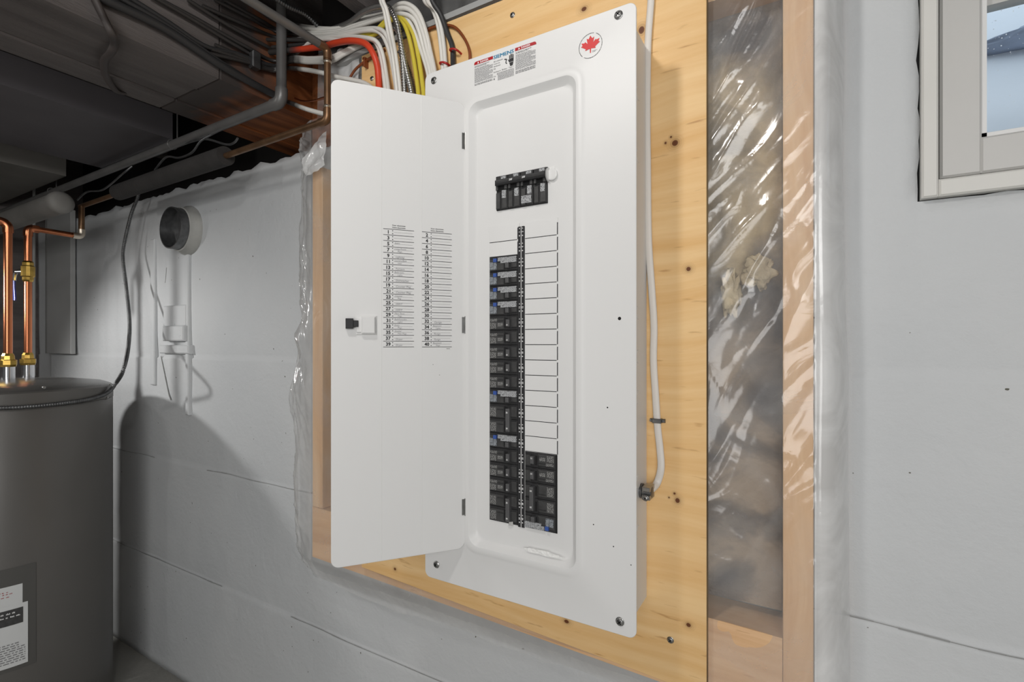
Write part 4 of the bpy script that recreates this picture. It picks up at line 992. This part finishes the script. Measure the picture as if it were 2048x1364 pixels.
cable('black_cable', 'thick black cable descending to the red staple right of the bundle', [Vector((at(856, -40, .80).x-.03, at(856, -40, .80).y-.05, H+.995)), Vector((at(856, -40, .80).x-.012, at(856, -40, .80).y-.02, (H+.99+at(856, -40, .80).z)/2)), at(856, -40, .80), c2(1535, 0, .81), c2(1625, 150, .825), c2(1690, 330, .833), c2(1742, 470, .835), c2(1750, 640, .832), drop(908)], .0056, M['c_black'])
cable('brown_wire', 'thin brown wire looping over the plywood right of the black cable', [c2(1440, 330, .838), c2(1540, 280, .836), c2(1680, 255, .836), c2(1780, 285, .836), c2(1870, 400, .836), c2(1915, 520, .836), c2(1920, 640, .836)], .0030, M['c_brown'])
cable('brown_wire', 'thin brown wire on the plywood behind the orange cable', [c2(700, 800, .838), c2(760, 705, .838), c2(860, 620, .836), c2(960, 560, .836), c2(1060, 500, .838)], .0030, M['c_brown'])
cable('bare_copper_wire', 'bare copper ground wire below the white cables at the beam end', [c2(150, 990, .87), c2(220, 1018, .865), c2(320, 1020, .86), c2(440, 985, .855), c2(600, 940, .852)], .0022, M['copper'])
for px, py, w_, lb in ((1752, 505, 34, 'red plastic staple across the black cable'), (1650, 640, 34, 'red plastic staple across the two right-hand white cables')):
    a, b = c2(px-w_, py, .826), c2(px+w_, py, .826); tp = MB().tube(spline([Vector((a.x, PLY, a.z)), a, (a+b)/2+Vector((0, -.003, .001)), b, Vector((b.x, PLY, b.z))], 5), .0022, 6)
    o = build('cable_staple', tp, M['red'], smooth=True); tag(o, lb, 'staple', 'red cable staples')
a = c2(858, 590, .832); o = build('cable_staple', MB().box((a.x-.002, .828, a.z-.02), (a.x+.002, PLY-.0005, a.z+.002), .0008).box((a.x-.005, .828, a.z-.003), (a.x+.004, PLY-.0005, a.z+.001), .0006), M['c_brown']); tag(o, 'brown staple on the plywood behind the orange cable', 'staple')
# black runs along the beam face
DR = 'dark cables along the beam'
cable('dark_cable', 'thickest black cable along the beam, lowest of the run', [side(180, -20), side(212, 0), side(327, 56), side(434, 126), side(500, 164), side(545, 188), side(566, 199)], .0095, M['c_black'], group=DR)
cable('dark_cable', 'dark cable just above the thickest black one on the beam', [side(225, -15), side(247, 0), side(337, 52), side(454, 132), side(530, 178), side(566, 197)], .0055, M['c_black'], group=DR)
cable('dark_cable', 'sagging dark cable clipped on the beam near the gas pipe', [side(250, -10), side(330, 40), side(410, 92), side(470, 106), side(520, 125), side(545, 131), side(566, 138)], .0055, M['c_black'], group=DR)
cl = at(508, 118, .80)
cl = side(508, 122); o = build('cable_clip', MB().box((cl.x-.004, cl.y-.012, cl.z-.022), (cl.x+.014, cl.y+.012, cl.z+.02), .003), M['steel_dark']); tag(o, 'small metal cable clip on the beam left of the gas riser', 'clip')
pts = [side(186, -10), side(205, 30), side(224, 70), atv(229, 88, .650), atv(222, 105, .642), atv(209, 122, .642), atv(212, 152, .642), atv(230, 180, .645), atv(248, 187, .652)]
cable('strap_cable', 'flat grey-brown cable looped across the underside of the beam', pts, .008, M['c_strap'], flat=(0, 0, 1), ff=.5)
# dangling scraps of wire by the gas pipe
def c1(x, y, d): return at(x/3.1, y/3.1, d)
SW = 'scraps of wire hanging by the pipes'
for lb, pp in (('bent scrap of grey wire under the gas pipe, centre of three', [c1(960, 1055, .80), c1(1030, 975, .80), c1(1110, 978, .80), c1(1190, 945, .80), c1(1250, 870, .805), c1(1360, 810, .83)]),
               ('forked scrap of pale wire near the wall end of the gas pipe', [c1(480, 1240, .80), c1(540, 1190, .80), c1(640, 1175, .80), c1(760, 1078, .805), c1(820, 1030, .82)]),
               ('curled scrap of grey wire between gas pipe and insulated pipe', [c1(1150, 890, .815), c1(1270, 862, .81), c1(1400, 895, .81), c1(1450, 885, .81), c1(1475, 855, .81)])):
    cable('wire_scrap', lb, pp, .0030, M['steel_dark'], 'wire', SW)
# cable on the right-hand side of the panel
rp = [(1304, -60), (1302, 0), (1297, 67), (1295, 118), (1294, 236), (1295, 330), (1296, 438), (1298, 501), (1304, 585), (1308, 653), (1307, 720), (1311, 788), (1315, 852), (1320, 898), (1322, 936), (1314, 966), (1301, 980), (1292, 985)]
rp3 = [at(x, y, .8375 if y < 930 else (.834 if y < 970 else .818)) for x, y in rp]; rp3 = [Vector((at(1304, -60, .838).x-.006, .838, H+.995)), Vector((at(1304, -60, .838).x-.004, .836, H+.84)), Vector((at(1304, -60, .838).x-.002, .839, H+.685))]+[at(1304, -60, .838)]+rp3[1:]
cable('side_cable', 'cream cable running down the plywood right of the panel', rp3, .0060, M['c_plain'], flat=(0, 1, 0), ff=.5, k=12)
c_ = at(1313.5, 842, .833)
o = build('cable_strap', MB().box((c_.x-.0075, .8305, c_.z-.0035), (c_.x+.0075, PLY-.0005, c_.z+.0035), .001).box((c_.x-.0125, .838, c_.z-.003), (c_.x+.0125, PLY-.0004, c_.z+.003), .0008).lathe([(0, .0025), (.003, .002)], (c_.x-.0105, .838, c_.z), (0, -1, 0), 10).lathe([(0, .0025), (.003, .002)], (c_.x+.0105, .838, c_.z), (0, -1, 0), 10), M['steel_dark'])
tag(o, 'small metal strap holding the cream cable to the plywood', 'strap')
c_ = at(1289, 984, .80)
cn = thing('cable_connector', (bx1+.006, .80, c_.z), 'zinc cable connector on the right side of the panel box', 'connector')
build('body', MB().lathe([(0.0003, .012), (.004, .012), (.0045, .0095), (.018, .0095), (.019, .008)], (bx1, .805, c_.z), (1, 0, 0), 16), M['steel_dark'], cn, smooth=True)
build('clamp', MB().box((bx1+.006, .790, c_.z-.010), (bx1+.0185, .820, c_.z-.003), .001).box((bx1+.006, .790, c_.z+.003), (bx1+.0185, .820, c_.z+.010), .001), M['steel'], cn)
build('screw', screw_mesh((bx1+.012, .7898, c_.z-.0066), .0042), [M['steel'], M['hole']], cn, smooth=True)

# ================================================================ PIPES
def elbow(p, a, b, r, R=.018):
    p = Vector(p); a = Vector(a).normalized(); b = Vector(b).normalized(); out = []
    for i in range(9):
        t = i/8; q0 = p+a*R; q2 = p+b*R; out.append(q0*(1-t)**2+p*2*t*(1-t)+q2*t*t)
    return MB().tube([out[0]+a*.012]+out+[out[-1]+b*.012], r, 14)
# gas pipe
gy, gv = .8146, .628
ge = Vector((at(563, 204, gy).x, gy, H+gv)); gx = -3.28
gp = thing('gas_pipe', ge, 'dark grey iron gas pipe with a vertical riser and elbow under the beam', 'pipe')
build('riser', MB().tube([ge+Vector((0, 0, .02)), Vector((ge.x, ge.y, H+.99))], .0128, 16), M['iron'], gp, smooth=True)
build('run', MB().tube([ge+Vector((-.02, 0, 0)), Vector((gx, gy, H+gv-.006))], .0128, 16), M['iron'], gp, smooth=True)
build('elbow', elbow(ge, (-1, 0, 0), (0, 0, 1), .0155, .022), M['iron'], gp, smooth=True)
for px in (345, 104):
    c_ = at(px, 285, gy); build('hanger', MB().tube([(c_.x, gy+.014*math.sin(a), H+gv+.014*math.cos(a)) for a in [2*PI*i/14 for i in range(15)]], .002, 6).tube([(c_.x, gy+.014, H+gv), (c_.x, gy+.014, H+.99 if px < 200 else H+.80)], .002, 6), M['iron'], gp, smooth=True)
# copper water pipe
ce = Vector((at(655, 240, .80).x, .80, H+.530)); cu_ = Vector((ce.x, .80, H+.700))
cp = thing('copper_pipe', ce, 'aged copper water pipe rising left of the panel door, foam-wrapped farther left', 'pipe')
build('riser', MB().tube([ce+Vector((0, 0, .015)), cu_-Vector((0, 0, .015))], .0080, 14), M['copper_old'], cp, smooth=True)
xi0, xi1 = at(452, 315, .80).x, at(236, 388, .80).x
build('run', MB().tube([ce+Vector((-.015, 0, 0)), (-2.36, .80, H+.518)], .0080, 14), M['copper_old'], cp, smooth=True)
build('feed', MB().tube([cu_+Vector((0, -.015, 0)), (cu_.x, -.6, H+.702)], .0095, 14), M['iron'], cp, smooth=True)
build('elbow', elbow(ce, (-1, 0, 0), (0, 0, 1), .0098, .014), M['copper_old'], cp, smooth=True)
build('elbow', elbow(cu_, (0, -1, 0), (0, 0, -1), .0098, .014), M['copper_old'], cp, smooth=True)
for z in (H+.562, H+.668): build('solder_ring', MB().lathe([(-.003, .0085), (0, .0102), (.003, .0085)], (ce.x, .80, z), (0, 0, 1), 14), M['solder'], cp, smooth=True)
build('foam_sleeve', MB().lathe([(0, .012), (0, .026), (xi0-xi1, .026), (xi0-xi1, .012)], (xi0, .80, H+.5265), (-1, 0, -.004), 20), M['foam'], cp, smooth=True)['label'] = 'dark foam insulation sleeve'
# round vent stub hanging at the far left
vp = thing('vent_duct', (-2.25, .70, H+.50), 'pale grey round duct end under the ceiling at far left', 'duct')
build('tube', MB().lathe([(0, .036), (1.06, .036)], (-2.235, .70, H+.490), (-1, 0, 0), 24), M['duct'], vp, smooth=True)
build('end_cap', MB().lathe([(0, .038), (.02, .038), (.03, .032), (.036, .02)], (-2.240, .70, H+.490), (1, 0, 0), 24), M['duct'], vp, smooth=True)
# flue collar in the wall
fc = at(347, 455, .90)
fl = thing('flue_collar', (fc.x, WY, fc.z), 'round metal flue collar sticking out of the concrete wall', 'collar')
M['collar'] = mat('grey_white_collar_paint', (176, 176, 172), .6, var=.3, vscale=9)
fx, fz = at(340, 455, WY-.062).x, at(340, 455, WY-.062).z
build('flange', MB().lathe([(0, .088), (-.012, .086), (-.020, .079), (-.034, .077), (-.036, .073)], (fx, WY+.001, fz), (0, 1, 0), 32, False, False), M['collar'], fl, smooth=True)
build('sleeve', MB().lathe([(-.030, .072), (-.062, .072), (-.062, .068), (-.01, .068)], (fx, WY, fz), (0, 1, 0), 32, False, False), M['steel_dark'], fl, smooth=True)
build('plug', MB().lathe([(0, .0678), (.012, .05)], (fx, WY-.028, fz), (0, 1, 0), 32), M['steel_dark'], fl, smooth=True)['label'] = 'recessed metal plug'

# thin white pipe behind the copper risers
o = build('thin_pipe', MB().tube([at(68, 752, .86), at(68, 455, .86), Vector((at(68, 455, .86).x, .86, H+.999))], .0055, 10), M['gray_paint_shadow'], smooth=True); tag(o, 'thin pale upright tube behind the copper risers', 'pipe')

# ================================================================ WATER HEATER
HC = Vector((-2.195, .560, 0)); HR = .262; ht = H-.138
he = thing('water_heater', (HC.x, HC.y, 0), 'dark grey cylindrical water heater at the left edge', 'water heater')
build('tank', MB().lathe([(0.0, HR-.012), (.03, HR-.012), (.031, HR), (ht-.05, HR), (ht-.046, HR-.002), (ht-.044, HR+.001), (ht-.004, HR+.001), (ht, HR-.004)], HC, (0, 0, 1), 72), M['heater'], he, smooth=True)
build('lid', MB().lathe([(ht-.001, HR-.004), (ht+.004, HR-.010), (ht+.012, HR-.03), (ht+.022, HR*.6), (ht+.025, .02)], HC, (0, 0, 1), 72), M['heater_lid'], he, smooth=True)
def cyl(px, py, r=HR+.001):
    d = ray(px, py); a = d.x*d.x+d.y*d.y; b = -2*(d.x*HC.x+d.y*HC.y); c = HC.x**2+HC.y**2-r*r
    q = b*b-4*a*c; t = (-b-math.sqrt(max(0, q)))/(2*a); return ORG+d*t
for px, py in ((88, 775), (220, 768), (214, 796)):
    p = cyl(px, py); n = Vector((p.x-HC.x, p.y-HC.y, 0)).normalized(); build('screw', MB().lathe([(-.001, .0045), (.0022, .004), (.003, .002)], p, n, 10), M['steel'], he, smooth=True)
def patch(z0, z1, a0, a1, r, m, name, tilt=0.0, label=None):
    def fn(u, v):
        a = a0+(a1-a0)*u; z = z0+(z1-z0)*v+tilt*(a-a0)*HR
        return (HC.x+r*math.cos(a), HC.y+r*math.sin(a), z)
    o = build(name, MB().grid(fn, 14, 2), m, he, fix=False, smooth=True, angle=0)
    if label: o['label'] = label
    return o
def ang(px, py): p = cyl(px, py); return math.atan2(p.y-HC.y, p.x-HC.x), p.z
(a1, zt_), (a2, zb_) = ang(45, 1166), ang(62, 1320)
patch(zb_-.012, zt_+.05, a2-.95, ang(72, 1250)[0], HR+.0016, M['heater_lid'], 'document_pouch', 0, 'clear pouch edge')
patch(ang(45, 1212)[1]-.02, zt_, a1-.9, a1, HR+.0024, M['paper'], 'paper_sheet')
a3, z3 = ang(53, 1202); patch(zb_, z3, a3-.9, a3+.01, HR+.0032, M['paper'], 'instruction_sheet', 0, 'white instruction sheet with dark heading')
a4, z4 = ang(46, 1212); _, z5 = ang(46, 1243); patch(z5, z4, a4-.9, a4, HR+.0038, M['print_dk'] if 'print_dk' in M else M['black2'], 'heading_block')
tx = MB()
def onc(a, z): return Vector((HC.x+(HR+.0044)*math.cos(a), HC.y+(HR+.0044)*math.sin(a), z))
for i in range(9):
    z = zb_+.012+i*.0065; am = a3-.012-(.05 if i > 6 else 0)
    a = am-.85
    while a < am:
        l = random.uniform(.012, .05); b = min(am, a+l); tx.quad(onc(a, z), onc(b, z), onc(b, z+.0025), onc(a, z+.0025)); a = b+.012
build('instruction_print', tx, M['print_grey'], he, fix=False)
def words_on(mb, z, h, a_end, span, r_):
    a = a_end-span
    while a < a_end:
        l = random.uniform(.012, .035)
        for i in range(max(2, int(l/.008))):
            b = a+i*.008; k = random.uniform(.55, 1)
            mb.quad(*[Vector((HC.x+(HR+r_)*math.cos(t), HC.y+(HR+r_)*math.sin(t), zz)) for t, zz in ((b, z), (b+.0055, z), (b+.0055, z+h*k), (b, z+h*k))])
        a += l+.012
tw = MB()
for z in (z4-.012, z4-.022): words_on(tw, z, .0045, a4-.05, .6, .0044)
build('heading_print', tw, M['white_print'], he, fix=False)
tr_ = MB()
for z in (zt_-.016, zt_-.022, zt_-.030): words_on(tr_, z, .0028, a1-.10, .6, .0030)
build('red_print', tr_, M['danger'], he, fix=False)
# copper risers on the heater
def riser(name, p, label, top):
    t = thing(name, (p.x, p.y, ht+H*0), label, 'pipe', 'copper risers on the water heater')
    b0 = H-.118
    build('nipple', MB().lathe([(0, .017), (.045, .017)], (p.x, p.y, b0), (0, 0, 1), 18), M['chrome'], t, smooth=True)
    build('nut', MB().lathe([(.045, .020), (.052, .022), (.066, .022), (.068, .017), (.08, .016), (.088, .0125)], (p.x, p.y, b0), (0, 0, 1), 8), M['brass'], t)
    build('tube', MB().tube([(p.x, p.y, b0+.086), (p.x, p.y, top-.02)], .0111, 16), M['copper'], t, smooth=True)
    return t
pl = Vector((-2.148, .547, 0)); pr_ = Vector((-2.300, .655, 0))
pl = ORG+ray(16, 700)*1.60; pr_ = ORG+ray(56, 700)*1.74
tl_ = H+(688-447)*1.60/1000; tr2 = H+(688-456)*1.74/1000
r1 = riser('copper_riser', pl, 'front copper riser on the water heater, nearest the left edge', tl_)
build('elbow', elbow((pl.x, pl.y, tl_), (0, 0, -1), (-.2, -1, .25), .0135, .018), M['copper'], r1, smooth=True)
build('branch', MB().tube([Vector((pl.x, pl.y, tl_))+Vector((-.2, -1, .25)).normalized()*.02, Vector((pl.x, pl.y, tl_))+Vector((-.2, -1, .25)).normalized()*.5], .0111, 14), M['copper'], r1, smooth=True)
r2 = riser('copper_riser', pr_, 'rear copper riser with a brass valve and blue lever', tr2)
ye = .795
build('elbow', elbow((pr_.x, pr_.y, tr2), (0, 0, -1), (0, 1, 0), .0135, .016), M['copper'], r2, smooth=True)
build('branch', MB().tube([(pr_.x, pr_.y+.016, tr2), (pr_.x, ye-.014, tr2-.002)], .0095, 14), M['copper'], r2, smooth=True)
build('elbow', elbow((pr_.x, ye, tr2-.002), (0, -1, 0), (0, 0, 1), .0118, .014), M['solder'], r2, smooth=True)
build('upper_riser', MB().tube([(pr_.x, ye, tr2+.012), (pr_.x, ye, H+.515)], .0095, 14), M['copper_old'], r2, smooth=True)
vz = H+(688-543)*1.74/1000
build('valve_body', MB().lathe([(-.036, .0125), (-.03, .0155), (-.02, .0155), (-.017, .019), (.017, .019), (.02, .0155), (.03, .0155), (.036, .0125)], (pr_.x, pr_.y, vz), (0, 0, 1), 12), M['brass'], r2)
vd = -R_
st_ = Vector((pr_.x, pr_.y, vz))
build('valve_stem', MB().lathe([(.016, .009), (.03, .009), (.031, .006), (.040, .006)], st_, vd, 12), M['chrome'], r2, smooth=True)
lv = [st_+vd*.036, st_+vd*.044+Vector((0, 0, -.005)), st_+vd*.048+Vector((0, 0, -.02)), st_+vd*.049+Vector((0, 0, -.032))]
build('lever', MB().tube(spline(lv, 4), .006, 8), M['chrome'], r2, smooth=True)
build('lever_grip', MB().tube([lv[-1], lv[-1]+Vector((0, 0, -.02)), lv[-1]+vd*-.003+Vector((0, 0, -.062)), lv[-1]+vd*-.002+Vector((0, 0, -.068))], .008, 10, True, (0, 1, 0), .5), M['blue'], r2, smooth=True)['label'] = 'blue vinyl lever grip'
# armoured conduit looping from the ceiling round the heater
cpts = [at(283, 360, .90), at(275, 395, .90), at(262, 430, .895), at(248, 490, .885), at(246, 520, .88), at(252, 570, .87), at(259, 640, .85), at(257, 690, .82), at(247, 738, .76)]
cpts += [cyl(x, y, HR+.009) for x, y in ((229, 772), (214, 786), (180, 798), (130, 806), (60, 813), (0, 816), (-60, 816))]
cpts[9] = cpts[9]*.8+cpts[8]*.2
ribbed('flexible_conduit', 'grey armoured flexible conduit hanging from the ceiling and wrapped round the water heater', cpts, .0062, M['steel_dark'], .006, cat='conduit')
